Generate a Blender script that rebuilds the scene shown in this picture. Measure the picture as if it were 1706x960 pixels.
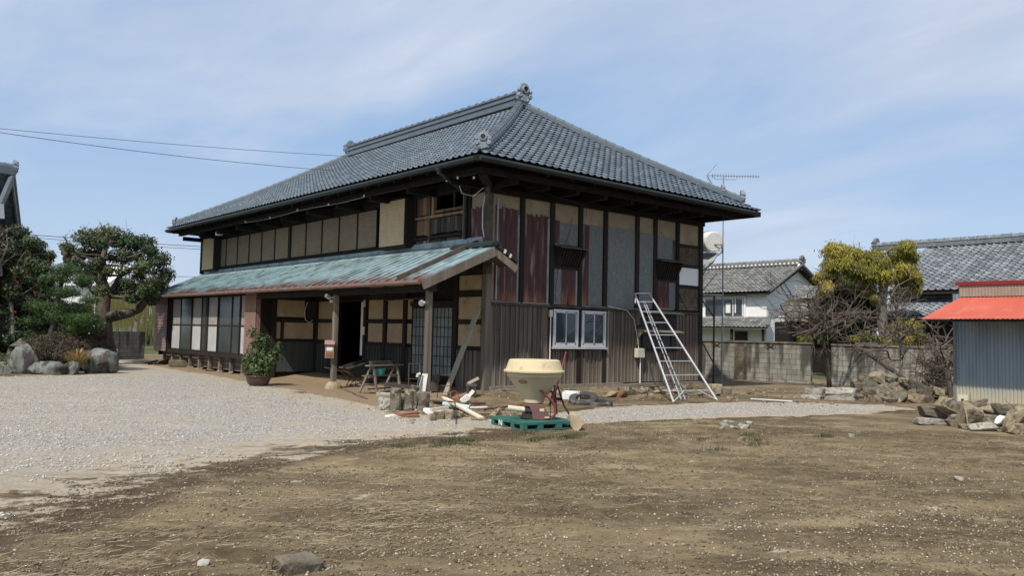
import bpy, math, random
import numpy as np
from mathutils import Vector, Matrix, Euler
for o in list(bpy.data.objects): bpy.data.objects.remove(o)
SC = bpy.context.scene
COL = SC.collection
rad = math.radians
# ------------------------------------------------------------------ camera
cam = bpy.data.cameras.new('camera'); camo = bpy.data.objects.new('camera', cam); COL.objects.link(camo)
SC.camera = camo
cam.sensor_width = 36; cam.lens = 1380.25 / 1706 * 36; cam.clip_start = .1; cam.clip_end = 6000
def cam_matrix():
    yaw, pitch, roll = rad(39.777), rad(3.1586), rad(1.3233)
    f = Vector((math.sin(yaw)*math.cos(pitch), math.cos(yaw)*math.cos(pitch), math.sin(pitch)))
    r = Vector((math.cos(yaw), -math.sin(yaw), 0)); u = r.cross(f)
    c, s = math.cos(roll), math.sin(roll)
    r2 = c*r + s*u; u2 = -s*r + c*u
    m = Matrix((r2, u2, -f)).transposed().to_4x4(); m.translation = Vector((-13.09, -16.746, 1.392)); return m
camo.matrix_world = cam_matrix()
SC.render.resolution_x = 1024; SC.render.resolution_y = 577
# ------------------------------------------------------------------ world, sun
SUN_EL = rad(52); sx, sy = -.90, -.44
n_ = math.hypot(sx, sy); sx /= n_; sy /= n_
W = bpy.data.worlds.new('World'); SC.world = W; W.use_nodes = True
nt = W.node_tree; nt.nodes.clear(); N = nt.nodes.new; L = nt.links.new
out = N('ShaderNodeOutputWorld'); bg = N('ShaderNodeBackground'); bg.inputs[1].default_value = .085; L(bg.outputs[0], out.inputs[0])
sky = N('ShaderNodeTexSky'); sky.sky_type = 'NISHITA'; sky.sun_disc = False; sky.sun_elevation = SUN_EL
sky.sun_rotation = math.atan2(sx, sy); sky.air_density = 1.0; sky.dust_density = .6; sky.ozone_density = 1.6
tc = N('ShaderNodeTexCoord'); sep = N('ShaderNodeSeparateXYZ'); L(tc.outputs['Generated'], sep.inputs[0])
def MATH(op, a, b=None, c=None, clamp=False, nt=nt):
    m = nt.nodes.new('ShaderNodeMath'); m.operation = op; m.use_clamp = clamp
    for i, x in enumerate((a, b, c)):
        if x is None: continue
        if isinstance(x, (int, float)): m.inputs[i].default_value = x
        else: nt.links.new(x, m.inputs[i])
    return m.outputs[0]
zz = MATH('ADD', MATH('MAXIMUM', sep.outputs[2], 0.0), .22)
cx = MATH('DIVIDE', sep.outputs[0], zz); cy = MATH('DIVIDE', sep.outputs[1], zz)
cmb = N('ShaderNodeCombineXYZ'); L(cx, cmb.inputs[0]); L(cy, cmb.inputs[1])
def cloud(rot, scl, nscale, detail, seedz, lo, hi):
    mp = N('ShaderNodeMapping'); mp.inputs['Rotation'].default_value = (0, 0, rot); mp.inputs['Scale'].default_value = scl
    mp.inputs['Location'].default_value = (seedz, seedz*.7, seedz); L(cmb.outputs[0], mp.inputs[0])
    ns = N('ShaderNodeTexNoise'); ns.inputs['Scale'].default_value = nscale; ns.inputs['Detail'].default_value = detail
    ns.inputs['Roughness'].default_value = .55; ns.inputs['Distortion'].default_value = .35; L(mp.outputs[0], ns.inputs[0])
    mr = N('ShaderNodeMapRange'); mr.interpolation_type = 'SMOOTHSTEP'
    mr.inputs[1].default_value = lo; mr.inputs[2].default_value = hi; L(ns.outputs[0], mr.inputs[0]); return mr.outputs[0]
c1 = cloud(rad(35), (1, .55, 1), .85, 7, 3.3, .36, .66)
c2 = cloud(rad(60), (1, .22, 1), 1.6, 8, 9.1, .42, .78)
c3 = cloud(rad(20), (.5, .8, 1), .6, 3, 1.7, .35, .65)
cl = MATH('ADD', MATH('ADD', MATH('MULTIPLY', c1, .85), MATH('MULTIPLY', MATH('MULTIPLY', c2, c3), .95)), .06, clamp=True)
cl = MATH('MULTIPLY', cl, .95)
low = N('ShaderNodeMapRange'); low.inputs[1].default_value = .30; low.inputs[2].default_value = .0; L(sep.outputs[2], low.inputs[0]); cl = MATH('MAXIMUM', cl, MATH('MULTIPLY', low.outputs[0], .45))
mix = N('ShaderNodeMixRGB'); L(cl, mix.inputs[0]); 
hz = N('ShaderNodeMixRGB'); hz.inputs[0].default_value = .62; L(sky.outputs[0], hz.inputs[1]); hz.inputs[2].default_value = (3.1, 5.0, 8.0, 1)
L(hz.outputs[0], mix.inputs[1]); gy = cloud(rad(28), (1, .30, 1), 2.3, 7, 5.5, .40, .62); gm = N('ShaderNodeMixRGB'); L(MATH('MULTIPLY', gy, MATH('MULTIPLY', c1, .9)), gm.inputs[0]); gm.inputs[1].default_value = (6.7, 7.2, 8.2, 1); gm.inputs[2].default_value = (5.1, 5.7, 6.9, 1); L(gm.outputs[0], mix.inputs[2]); L(mix.outputs[0], bg.inputs[0])
sun = bpy.data.lights.new('sun', 'SUN'); sun.energy = 3.5; sun.angle = rad(1.4); sun.color = (1, .94, .84)
suno = bpy.data.objects.new('sun', sun); COL.objects.link(suno)
sd = Vector((sx*math.cos(SUN_EL), sy*math.cos(SUN_EL), math.sin(SUN_EL)))
suno.rotation_euler = sd.to_track_quat('Z', 'Y').to_euler(); suno.location = (-30, -20, 40)
SC.view_settings.view_transform = 'Standard'; SC.view_settings.look = 'None'
SC.view_settings.exposure = .36; SC.view_settings.gamma = 1
SC.render.engine = 'CYCLES'
# ------------------------------------------------------------------ helpers
RNG = random.Random(7); NR = np.random.RandomState(11)
GZ = -.24
class MB:
    def __init__(s, seed=0): s.v = []; s.f = []; s.r = []; s.n = 0; s.rg = random.Random(seed+len(bpy.data.meshes)); s.sm = False
    def add(s, vs, fs, r=None):
        r = s.rg.random() if r is None else r; n = s.n
        s.v.extend([tuple(v) for v in vs]); s.f.extend([tuple(i+n for i in f) for f in fs]); s.r.extend([r]*len(fs)); s.n += len(vs); return s
    def hexa(s, p, r=None): return s.add(p, [(0,3,2,1),(4,5,6,7),(0,1,5,4),(1,2,6,5),(2,3,7,6),(3,0,4,7)], r)
    def box(s, x0, x1, y0, y1, z0, z1, r=None):
        return s.hexa([(x0,y0,z0),(x1,y0,z0),(x1,y1,z0),(x0,y1,z0),(x0,y0,z1),(x1,y0,z1),(x1,y1,z1),(x0,y1,z1)], r)
    def cbox(s, c, d, rot=None, r=None):
        q = [Vector((a*d[0]/2, b*d[1]/2, e*d[2]/2)) for e in (-1,1) for a, b in ((-1,-1),(1,-1),(1,1),(-1,1))]
        if rot: R = Euler(rot).to_matrix(); q = [R @ k for k in q]
        return s.hexa([k + Vector(c) for k in q], r)
    def beam(s, a, b, w, h, up=(0,0,1), r=None):
        a = Vector(a); b = Vector(b); d = (b-a).normalized(); sd_ = d.cross(Vector(up))
        if sd_.length < 1e-4: sd_ = d.cross(Vector((1,0,0)))
        sd_.normalize(); u = sd_.cross(d); q = []
        for p in (a, b):
            for i, j in ((-1,-1),(1,-1),(1,1),(-1,1)): q.append(p + sd_*i*w/2 + u*j*h/2)
        return s.hexa(q, r)
    def tube(s, pts, rr, n=8, r=None, cap=True):
        pts = [Vector(p) for p in pts]; m = len(pts)
        if not hasattr(rr, '__len__'): rr = [rr]*m
        vs = []; u = None
        for i, p in enumerate(pts):
            d = (pts[min(i+1, m-1)] - pts[max(i-1, 0)]).normalized()
            if u is None: u = d.cross(Vector((0,0,1))); u = d.cross(Vector((1,0,0))) if u.length < .05 else u
            else: u = u - d*u.dot(d)
            u.normalize(); w = d.cross(u)
            for k in range(n): a = 2*math.pi*k/n; vs.append(p + (u*math.cos(a) + w*math.sin(a))*rr[i])
        fs = [(i*n+k, i*n+(k+1)%n, (i+1)*n+(k+1)%n, (i+1)*n+k) for i in range(m-1) for k in range(n)]
        if cap: fs += [tuple(range(n))[::-1], tuple((m-1)*n+k for k in range(n))]
        return s.add(vs, fs, r)
    def lathe(s, prof, c=(0,0,0), n=24, r=None, sq=1, M=None, cap=True):
        vs = []
        for (ra, z) in prof:
            for k in range(n):
                a = 2*math.pi*(k+.5)/n; v = Vector((ra*math.cos(a), ra*math.sin(a)*sq, z))
                if M is not None: v = M @ v
                vs.append(v + Vector(c))
        m = len(prof)
        fs = [(i*n+k, i*n+(k+1)%n, (i+1)*n+(k+1)%n, (i+1)*n+k) for i in range(m-1) for k in range(n)]
        if cap: fs += [tuple(range(n))[::-1], tuple((m-1)*n+k for k in range(n))]
        return s.add(vs, fs, r)
    def prism(s, poly, vec, r=None):
        n = len(poly); vec = Vector(vec); P = [Vector(p) for p in poly]
        return s.add(P + [p+vec for p in P], [tuple(range(n))[::-1], tuple(range(n, 2*n))] + [(i, (i+1)%n, n+(i+1)%n, n+i) for i in range(n)], r)
    def grid(s, P, r=None, rr=None):
        a, b = len(P), len(P[0]); vs = [p for row in P for p in row]
        fs = [(i*b+j, i*b+j+1, (i+1)*b+j+1, (i+1)*b+j) for i in range(a-1) for j in range(b-1)]
        return s.add(vs, fs, r)
    def rock(s, c, d, seed, rot=(0,0,0), sub=2, amp=.28, r=None, flat=0):
        rg = random.Random(seed); import bmesh
        bm = bmesh.new(); bmesh.ops.create_icosphere(bm, subdivisions=sub, radius=1)
        pl = [(Vector((rg.gauss(0,1), rg.gauss(0,1), rg.gauss(0,1))).normalized(), rg.uniform(.42, .78)) for _ in range(11)]
        if flat: pl += [(Vector((0,0,1)), flat), (Vector((0,0,-1)), flat)]
        R = Euler(rot).to_matrix(); vs = []
        ph = [rg.uniform(0, 6) for _ in range(6)]
        for v in bm.verts:
            k = v.co.copy()
            for nn, dd in pl:
                t = k.dot(nn)
                if t > dd: k -= nn*(t-dd)*.98
            k *= 1.22; w = 1 + amp*.16*(math.sin(k.x*4+ph[0])*math.sin(k.y*5+ph[1]) + .6*math.sin(k.z*7+ph[2]+k.x*3)) + amp*.16*math.sin(k.x*13+ph[3])*math.sin(k.y*11+ph[4]+k.z*9)
            k = Vector((k.x*d[0]/2*w, k.y*d[1]/2*w, k.z*d[2]/2*w)); vs.append(R @ k + Vector(c))
        fs = [tuple(x.index for x in f.verts) for f in bm.faces]; bm.free()
        return s.add(vs, fs, r)
    def chunk(s, c, d, seed, rot=(0,0,0), r=None, n=16):
        import bmesh
        rg = random.Random(seed); bm = bmesh.new(); sk = [rg.uniform(-.25,.25) for _ in range(4)]
        for i in range(n):
            p = [rg.choice((-1,1))*rg.uniform(.72,1) if rg.random() < .72 else rg.uniform(-.8,.8) for _ in range(3)]
            bm.verts.new((p[0]*d[0]/2*(1+sk[0]*p[2]), p[1]*d[1]/2*(1+sk[1]*p[0]), p[2]*d[2]/2*(1+sk[2]*p[0])))
        h = bmesh.ops.convex_hull(bm, input=bm.verts); bmesh.ops.delete(bm, geom=[v for v in h['geom_interior'] if isinstance(v, bmesh.types.BMVert)], context='VERTS')
        lone = [v for v in bm.verts if not v.link_faces]; bmesh.ops.delete(bm, geom=lone, context='VERTS')
        bmesh.ops.bevel(bm, geom=list(bm.edges), offset=min(d)*.055, segments=1, affect='EDGES', profile=.6)
        bmesh.ops.triangulate(bm, faces=bm.faces); bmesh.ops.subdivide_edges(bm, edges=[e for e in bm.edges if e.calc_length() > min(d)*.5], cuts=2, use_grid_fill=True)
        R_ = Euler(rot).to_matrix(); m = min(d)*.035; bm.verts.index_update()
        vs = [R_ @ (v.co + Vector((rg.uniform(-m,m),rg.uniform(-m,m),rg.uniform(-m,m)))) + Vector(c) for v in bm.verts]; fs = [tuple(x.index for x in f.verts) for f in bm.faces]; bm.free()
        return s.add(vs, fs, r)
    def build(s, name, mat, parent=None, smooth=False, bevel=0, **kw):
        me = bpy.data.meshes.new(name); me.from_pydata(s.v, [], s.f)
        at = me.attributes.new('rnd', 'FLOAT', 'FACE'); at.data.foreach_set('value', s.r)
        if smooth: me.polygons.foreach_set('use_smooth', [True]*len(me.polygons))
        me.materials.append(mat); me.validate(); me.update()
        o = bpy.data.objects.new(name, me); COL.objects.link(o); o.parent = parent
        if bevel:
            b = o.modifiers.new('bevel', 'BEVEL'); b.width = bevel; b.segments = 2; b.limit_method = 'ANGLE'
        for k, v in kw.items(): o[k] = v
        return o
def fastmesh(name, V, F, mat, parent=None, rnd=None, smooth=False, **kw):
    V = np.asarray(V, np.float32); F = np.asarray(F, np.int32); k = F.shape[1]
    me = bpy.data.meshes.new(name); me.vertices.add(len(V)); me.vertices.foreach_set('co', V.ravel())
    me.loops.add(F.size); me.loops.foreach_set('vertex_index', F.ravel()); me.polygons.add(len(F))
    me.polygons.foreach_set('loop_start', np.arange(0, F.size, k, dtype=np.int32)); me.polygons.foreach_set('loop_total', np.full(len(F), k, np.int32))
    if smooth: me.polygons.foreach_set('use_smooth', np.ones(len(F), bool))
    me.update(calc_edges=True)
    if rnd is not None: at = me.attributes.new('rnd', 'FLOAT', 'FACE'); at.data.foreach_set('value', np.asarray(rnd, np.float32))
    me.materials.append(mat); o = bpy.data.objects.new(name, me); COL.objects.link(o); o.parent = parent
    for kk, v in kw.items(): o[kk] = v
    return o
def thing(name, label, cat, loc=(0,0,0), group=None, rz=0):
    o = bpy.data.objects.new(name, None); COL.objects.link(o); o.location = loc; o.rotation_euler = (0,0,rz); o.empty_display_size = .2
    o['label'] = label; o['category'] = cat
    if group: o['group'] = group
    return o
def tag(o, label, cat, group=None):
    o['label'] = label; o['category'] = cat
    if group: o['group'] = group
    return o
def vnoise(x, y, seed=0):
    xi = np.floor(x).astype(np.int64); yi = np.floor(y).astype(np.int64); fx = x-xi; fy = y-yi
    fx = fx*fx*(3-2*fx); fy = fy*fy*(3-2*fy)
    def h(a, b):
        n = (a*374761393 + b*668265263 + seed*974711) & 0xffffffff; n = ((n ^ (n >> 13))*1274126177) & 0xffffffff
        return ((n ^ (n >> 16)) & 0xffff)/65535.
    return (h(xi, yi)*(1-fx)+h(xi+1, yi)*fx)*(1-fy) + (h(xi, yi+1)*(1-fx)+h(xi+1, yi+1)*fx)*fy
def fbm(x, y, o=4, seed=0):
    s = 0; a = .5; t = 0
    for i in range(o): s = s + a*vnoise(x*2**i, y*2**i, seed+i); t += a; a *= .5
    return s/t
# ------------------------------------------------------------------ materials
class NT:
    def __init__(s, name):
        s.m = bpy.data.materials.new(name); s.m.use_nodes = True; s.t = s.m.node_tree; s.b = s.t.nodes['Principled BSDF']; s.tc = None
    def n(s, t, **kw):
        x = s.t.nodes.new(t)
        for k, v in kw.items(): setattr(x, k, v)
        return x
    def put(s, i, v):
        if isinstance(v, (int, float)): i.default_value = v
        elif isinstance(v, tuple): i.default_value = (*v, 1) if len(v) == 3 and len(i.default_value) == 4 else v
        else: s.t.links.new(v, i)
    def co(s, st=(1,1,1), loc=(0,0,0), rz=0):
        if not s.tc: s.tc = s.n('ShaderNodeTexCoord')
        src = s.tc.outputs['Object']
        if rz: q = s.n('ShaderNodeMapping'); s.t.links.new(src, q.inputs[0]); q.inputs['Rotation'].default_value = (0,0,rz); src = q.outputs[0]
        m = s.n('ShaderNodeMapping'); s.t.links.new(src, m.inputs[0]); m.inputs['Scale'].default_value = st; m.inputs['Location'].default_value = loc; return m.outputs[0]
    def noise(s, sc, det=4, st=(1,1,1), loc=(0,0,0), ro=.55, dist=0, rz=0):
        x = s.n('ShaderNodeTexNoise'); x.inputs['Scale'].default_value = sc; x.inputs['Detail'].default_value = det; x.inputs['Roughness'].default_value = ro; x.inputs['Distortion'].default_value = dist
        s.t.links.new(s.co(st, loc, rz), x.inputs[0]); return x.outputs[0]
    def rng(s, v, a, b, c=0., d=1.):
        x = s.n('ShaderNodeMapRange'); x.interpolation_type = 'SMOOTHSTEP'; s.put(x.inputs[0], v)
        for i, k in enumerate((a, b, c, d)): x.inputs[i+1].default_value = k
        return x.outputs[0]
    def mix(s, f, a, b, mode='MIX'):
        x = s.n('ShaderNodeMixRGB', blend_type=mode); s.put(x.inputs[0], f); s.put(x.inputs[1], a); s.put(x.inputs[2], b); return x.outputs[0]
    def math(s, op, a, b=None, cl=False): return MATH(op, a, b, clamp=cl, nt=s.t)
    def attr(s, nm='rnd'): x = s.n('ShaderNodeAttribute', attribute_name=nm); return x.outputs['Fac']
    def xyz(s):
        x = s.n('ShaderNodeSeparateXYZ'); s.t.links.new(s.co(), x.inputs[0]); return x.outputs
    def bump(s, h, st=.3, d=.02):
        b = s.n('ShaderNodeBump'); b.inputs['Strength'].default_value = st; b.inputs['Distance'].default_value = d; s.t.links.new(h, b.inputs['Height']); s.t.links.new(b.outputs[0], s.b.inputs['Normal'])
    def fin(s, col, rough=.8, metal=0, spec=.3):
        s.put(s.b.inputs['Base Color'], col); s.put(s.b.inputs['Roughness'], rough); s.put(s.b.inputs['Metallic'], metal); s.b.inputs['Specular IOR Level'].default_value = spec; return s.m
def mat(name, c1, c2=None, sc=3, st=(1,1,1), rough=.85, bump=.25, bsc=25, bst=None, rv=.3, metal=0, c3=None, sc3=8, lo=.55, hi=.65, spec=.25, bd=.02):
    k = NT(name); c2 = c2 or tuple(x*.75 for x in c1)
    col = k.mix(k.rng(k.noise(sc, 5, st), .3, .7), c1, c2)
    if c3: col = k.mix(k.rng(k.noise(sc3, 5, st, (5,3,1)), lo, hi), col, c3)
    if rv:
        r = k.attr(); v = k.math('ADD', k.math('MULTIPLY', r, rv*2), 1-rv)
        cc = k.n('ShaderNodeCombineXYZ'); 
        for i in range(3): k.put(cc.inputs[i], v)
        col = k.mix(1., col, cc.outputs[0], 'MULTIPLY')
    if bump: k.bump(k.noise(bsc, 4, bst or st), bump, bd)
    return k.fin(col, rough, metal, spec)
WV = (1, 1, .06)   # vertical grain
m_tile = mat('glazed_roof_tile', (.125,.155,.182), (.098,.126,.152), sc=1.2, rough=.6, bump=.08, rv=.22, spec=.35, c3=(.145,.165,.18), sc3=.5, lo=.5, hi=.8)
m_ridge = mat('ridge_tile', (.13,.155,.178), (.10,.125,.145), rough=.45, rv=.12, spec=.45)
m_orn = mat('ornament_ceramic', (.27,.30,.33), (.17,.20,.23), sc=9, rough=.5, bump=.3, rv=.1)
m_dark = mat('blackish_timber', (.018,.014,.012), (.030,.024,.020), sc=5, st=WV, rv=.25)  # near-black timber, tone varied along the vertical grain and per piece
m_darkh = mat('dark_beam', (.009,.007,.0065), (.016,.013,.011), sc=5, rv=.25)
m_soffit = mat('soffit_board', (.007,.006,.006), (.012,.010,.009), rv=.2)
m_plaster = mat('earth_plaster', (.46,.35,.22), (.37,.28,.17), sc=2, bump=.15, bsc=30, rv=.08, c3=(.25,.19,.125), sc3=3, lo=.58, hi=.75)
m_plasterd = mat('faded_plaster', (.34,.285,.195), (.27,.22,.15), sc=2, bump=.15, bsc=30, rv=.08, c3=(.15,.125,.09), sc3=3, lo=.55, hi=.75)
m_white = mat('white_plaster', (.82,.82,.80), (.77,.77,.75), sc=1, bump=.08, rv=.03, c3=(.50,.50,.48), sc3=1.2, lo=.62, hi=.85)
m_wood = mat('grey_wood', (.23,.195,.155), (.13,.11,.088), sc=6, st=WV, rv=.25)
m_woodh = mat('grey_lumber', (.25,.215,.17), (.15,.13,.10), sc=6, st=(.3,.3,3), rv=.3)
m_greypl = mat('grey_green_plank', (.36,.33,.25), (.28,.255,.195), sc=4, rv=0)
m_pale = mat('new_lumber', (.62,.55,.42), (.50,.43,.31), sc=6, rv=.25)
m_brown = mat('brown_board', (.27,.165,.10), (.12,.075,.05), sc=6, st=WV, rv=.5, c3=(.05,.035,.028), sc3=5)
m_weath = mat('weathered_board', (.09,.075,.06), (.04,.034,.03), sc=6, st=WV, rv=.5, c3=(.22,.2,.17), sc3=6, lo=.6, hi=.68)
m_rail = mat('weathered_rail', (.11,.09,.072), (.055,.045,.037), sc=5, rv=.25)
m_alu = mat('aluminium', (.62,.63,.64), (.52,.53,.54), rough=.42, bump=.05, rv=.05, metal=.35, spec=.5)
m_whitep = mat('white_paint', (.74,.74,.71), (.62,.62,.58), rough=.5, rv=.06, bump=.05)
m_cream = mat('cream_box', (.62,.58,.46), (.52,.48,.37), rough=.5, rv=.04, bump=.05)
m_black = mat('black_rubber', (.025,.025,.025), (.045,.043,.04), rough=.7, rv=.2)
m_tyre = mat('dusty_rubber', (.085,.082,.078), (.055,.053,.05), rough=.85, rv=.1, c3=(.2,.18,.15), sc3=6)
m_stone = mat('grey_stone', (.235,.195,.14), (.13,.108,.078), sc=4, bump=.9, bsc=12, rv=.3, c3=(.32,.30,.26), sc3=5, lo=.6, hi=.7, bd=.03)
m_stonet = mat('tan_stone', (.34,.28,.185), (.22,.175,.115), sc=4, bump=.7, bsc=14, rv=.3, c3=(.12,.105,.085), sc3=4, lo=.6, hi=.7, bd=.03)
m_slab = mat('pale_stone_slab', (.42,.40,.35), (.26,.245,.20), sc=4, bump=.8, bsc=16, rv=.2, c3=(.15,.145,.11), sc3=7, lo=.56, hi=.62, bd=.03)
m_mossy = mat('mossy_stone', (.17,.155,.115), (.105,.10,.07), sc=6, bump=.9, bsc=16, rv=.2, c3=(.30,.28,.21), sc3=9, lo=.58, hi=.66, bd=.03)
m_bould = mat('lichen_boulder', (.20,.22,.19), (.11,.115,.10), sc=2.6, st=(1,1,.45), bump=.8, bsc=8, rv=.1, c3=(.06,.05,.05), sc3=2.6, lo=.48, hi=.56, bd=.05)
m_bark = mat('bark', (.115,.095,.075), (.06,.05,.04), sc=7, st=(1,1,.3), bump=.9, bsc=18, rv=.25, bd=.03)
m_barkg = mat('pale_bark', (.25,.225,.19), (.14,.125,.105), sc=6, st=(1,1,.4), bump=.7, bsc=18, rv=.3, bd=.03)
m_twig = mat('bare_twig', (.15,.12,.095), (.10,.08,.065), rv=.3, bump=0)
m_rustpipe = mat('rusty_pipe', (.23,.11,.065), (.13,.065,.045), sc=8, rv=.2)
m_redp = mat('faded_red_paint', (.33,.085,.065), (.22,.06,.05), sc=8, rough=.5, rv=.12, c3=(.16,.09,.07), sc3=12, lo=.6, hi=.7)
m_maroon = mat('maroon_guard', (.20,.105,.10), (.16,.085,.08), sc=5, rough=.5, rv=.06)
m_hop = mat('cream_hopper', (.55,.49,.345), (.49,.43,.30), sc=2, rough=.5, rv=.03, bump=.05, c3=(.33,.30,.2), sc3=3, lo=.6, hi=.8)
m_lid = mat('yellow_cream_lid', (.64,.54,.33), (.58,.49,.30), sc=2, rough=.55, rv=.03, bump=.05, c3=(.42,.34,.21), sc3=7, lo=.58, hi=.72)
m_green = mat('green_pallet_plastic', (.04,.155,.12), (.035,.12,.10), sc=3, rough=.55, rv=.05, c3=(.12,.14,.11), sc3=4, lo=.55, hi=.8)
m_teal = mat('teal_plastic', (.06,.27,.23), rough=.5, rv=.1)
m_mail = mat('rosy_mailbox', (.34,.20,.17), (.28,.165,.145), rough=.5, rv=.05)
m_pot = mat('brown_glaze', (.085,.05,.042), (.06,.038,.033), rough=.35, rv=.03, spec=.5)
m_wire = mat('cable', (.03,.03,.035), rough=.6, rv=0, bump=0)
m_steel = mat('rusty_steel', (.14,.085,.06), (.09,.06,.05), sc=8, rv=.2)
m_galv = mat('galvanised_tube', (.42,.44,.46), (.3,.32,.33), rough=.45, rv=.1, metal=.4)
m_gut = mat('dark_green_gutter', (.028,.038,.036), (.02,.027,.026), rough=.5, rv=.05)
m_cugut = mat('brown_gutter', (.20,.115,.085), (.13,.08,.065), sc=3, rough=.5, rv=.08, c3=(.1,.15,.14), sc3=2)
m_red = mat('red_awning', (.53,.115,.075), (.46,.10,.066), sc=1.6, rough=.6, rv=.02, bump=.03, c3=(.52,.17,.11), sc3=2.5, lo=.52, hi=.75)
m_darkred = mat('dark_red_flashing', (.23,.03,.03), rough=.5, rv=.03)
m_rib = mat('ribbed_fascia', (.36,.28,.22), (.30,.23,.18), sc=6, rv=.15)
m_flower = mat('red_petal', (.42,.02,.03), (.4,.02,.03), rough=.6, rv=.2, bump=0)
m_poly = mat('white_foam', (.80,.80,.77), (.70,.70,.66), rough=.7, rv=.03, bump=.1)
m_oldtile = mat('old_grey_tile', (.20,.20,.185), (.14,.14,.13), sc=2.5, rough=.75, rv=.32, c3=(.30,.295,.27), sc3=16, lo=.55, hi=.7)
m_oldtile2 = mat('silver_grey_tile', (.20,.215,.23), (.13,.145,.16), sc=2, rough=.6, rv=.32, c3=(.36,.375,.39), sc3=14, lo=.52, hi=.68)
m_terr = mat('terracotta_shard', (.30,.13,.08), (.2,.09,.06), rv=.2)
m_bluepipe = mat('pale_blue_pipe', (.48,.60,.62), (.4,.5,.53), rough=.4, rv=.03, bump=.03)
m_hose = mat('green_hose', (.09,.16,.10), rough=.5, rv=.05, bump=0)
def leafmat(name, a, b, c, tr=.25, rough=.55):
    k = NT(name); r = k.attr(); col = k.mix(k.rng(r, 0, .5), a, b); col = k.mix(k.rng(r, .5, 1), col, c); k.fin(col, rough, 0, .3)
    try:
        t = k.n('ShaderNodeBsdfTranslucent'); k.put(t.inputs[0], col); ms = k.n('ShaderNodeMixShader'); ms.inputs[0].default_value = tr
        o = [x for x in k.t.nodes if x.type == 'OUTPUT_MATERIAL'][0]; k.t.links.new(k.b.outputs[0], ms.inputs[1]); k.t.links.new(t.outputs[0], ms.inputs[2]); k.t.links.new(ms.outputs[0], o.inputs[0])
    except Exception: pass
    return k.m
m_camleaf = leafmat('camellia_leaf', (.022,.045,.018), (.045,.075,.03), (.11,.125,.065), .15, .45)
m_pineleaf = leafmat('pine_needle', (.03,.065,.022), (.055,.105,.03), (.10,.155,.045))
m_oakleaf = leafmat('oak_leaf', (.03,.055,.025), (.06,.09,.035), (.16,.155,.06))
m_azleaf = leafmat('azalea_leaf', (.05,.055,.03), (.095,.075,.05), (.14,.10,.07))
m_goldleaf = leafmat('golden_conifer_leaf', (.07,.10,.022), (.26,.235,.04), (.52,.42,.075), .35)
m_darkconif = leafmat('green_conifer_leaf', (.045,.065,.025), (.085,.10,.035), (.20,.19,.06))
m_willow = leafmat('willow_strand', (.40,.36,.15), (.55,.48,.21), (.65,.57,.28), .6)
m_drygrass = leafmat('straw_blade', (.24,.16,.06), (.40,.28,.12), (.56,.43,.21), .3)
m_shrub = leafmat('shrub_leaf', (.035,.062,.022), (.065,.105,.035), (.15,.19,.07))
m_weed = leafmat('weed_leaf', (.05,.065,.022), (.08,.095,.035), (.13,.13,.055))
m_straw = leafmat('dead_straw', (.22,.17,.11), (.34,.27,.18), (.45,.38,.26), .1)
def glassmat(name, col, rough=.08):
    k = NT(name); k.bump(k.noise(1.5, 2), .03, .05); return k.fin(k.mix(k.rng(k.noise(.8, 3), .35, .65), col, tuple(c*.5 for c in col)), rough, 0, .6)
m_glass = glassmat('dark_window_glass', (.035,.05,.06), .05)
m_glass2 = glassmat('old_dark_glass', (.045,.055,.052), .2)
m_frost = mat('frosted_glass', (.20,.24,.235), (.15,.185,.18), sc=2, rough=.35, rv=.18, bump=.02, spec=.5)
def rustmat():
    k = NT('rusted_sheet_iron'); X = k.xyz(); st = k.noise(9, 6, (1,1,.05)); big = k.noise(1.4, 3, (1,1,.4), (3,1,7))
    col = k.mix(k.rng(st, .3, .7), (.050,.020,.021), (.11,.044,.038))
    col = k.mix(k.rng(k.math('ADD', k.noise(6, 4, (1,1,.12), (2,2,2)), k.math('MULTIPLY', big, .3)), .66, .84), col, (.24,.185,.16))
    # bare rust where water collects along the bottom edge
    e = k.math('ADD', k.math('SUBTRACT', 3.05, X[2]), k.math('MULTIPLY', k.noise(7, 4, (1,1,.15), (9,1,1)), 1.2))
    col = k.mix(k.math('MULTIPLY', k.rng(e, 1.0, 1.75), .8), col, (.36,.125,.045))
    col = k.mix(k.rng(k.math('ADD', e, k.math('MULTIPLY', st, .5)), 1.75, 2.05), col, (.27,.235,.19))
    k.bump(k.noise(30, 3, (1,1,.1)), .3, .01); return k.fin(col, .62, .1, .35)
m_rust = rustmat()
m_zinc = mat('zinc_sheet', (.165,.175,.168), (.125,.135,.13), sc=14, st=(1,1,.5), rough=.5, rv=.10, bump=.1, c3=(.25,.26,.255), sc3=30, lo=.56, hi=.66, spec=.4)
m_edge = mat('zinc_edge_strip', (.30,.33,.34), (.2,.22,.23), rough=.5, rv=.1)
m_pcor = mat('tan_louvre_metal', (.33,.265,.185), (.28,.225,.155), rough=.5, rv=.05, bump=.03)
m_pcorl = mat('pale_louvre_metal', (.62,.50,.32), (.55,.44,.28), rough=.5, rv=.03, bump=.03)
m_pcor2 = mat('rosy_louvre_metal', (.31,.195,.15), (.26,.16,.125), rough=.5, rv=.05, bump=.03)
m_panel = mat('pale_door_panel', (.50,.50,.48), (.42,.42,.41), sc=2, rough=.5, rv=.06, bump=.02)
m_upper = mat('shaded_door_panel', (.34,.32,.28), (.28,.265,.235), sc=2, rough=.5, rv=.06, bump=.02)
m_mud = mat('bare_lath_and_mud', (.14,.11,.075), (.07,.055,.04), sc=9, st=(1.5,1,.6), bump=.9, bsc=30, rv=.2, bd=.04)
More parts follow.
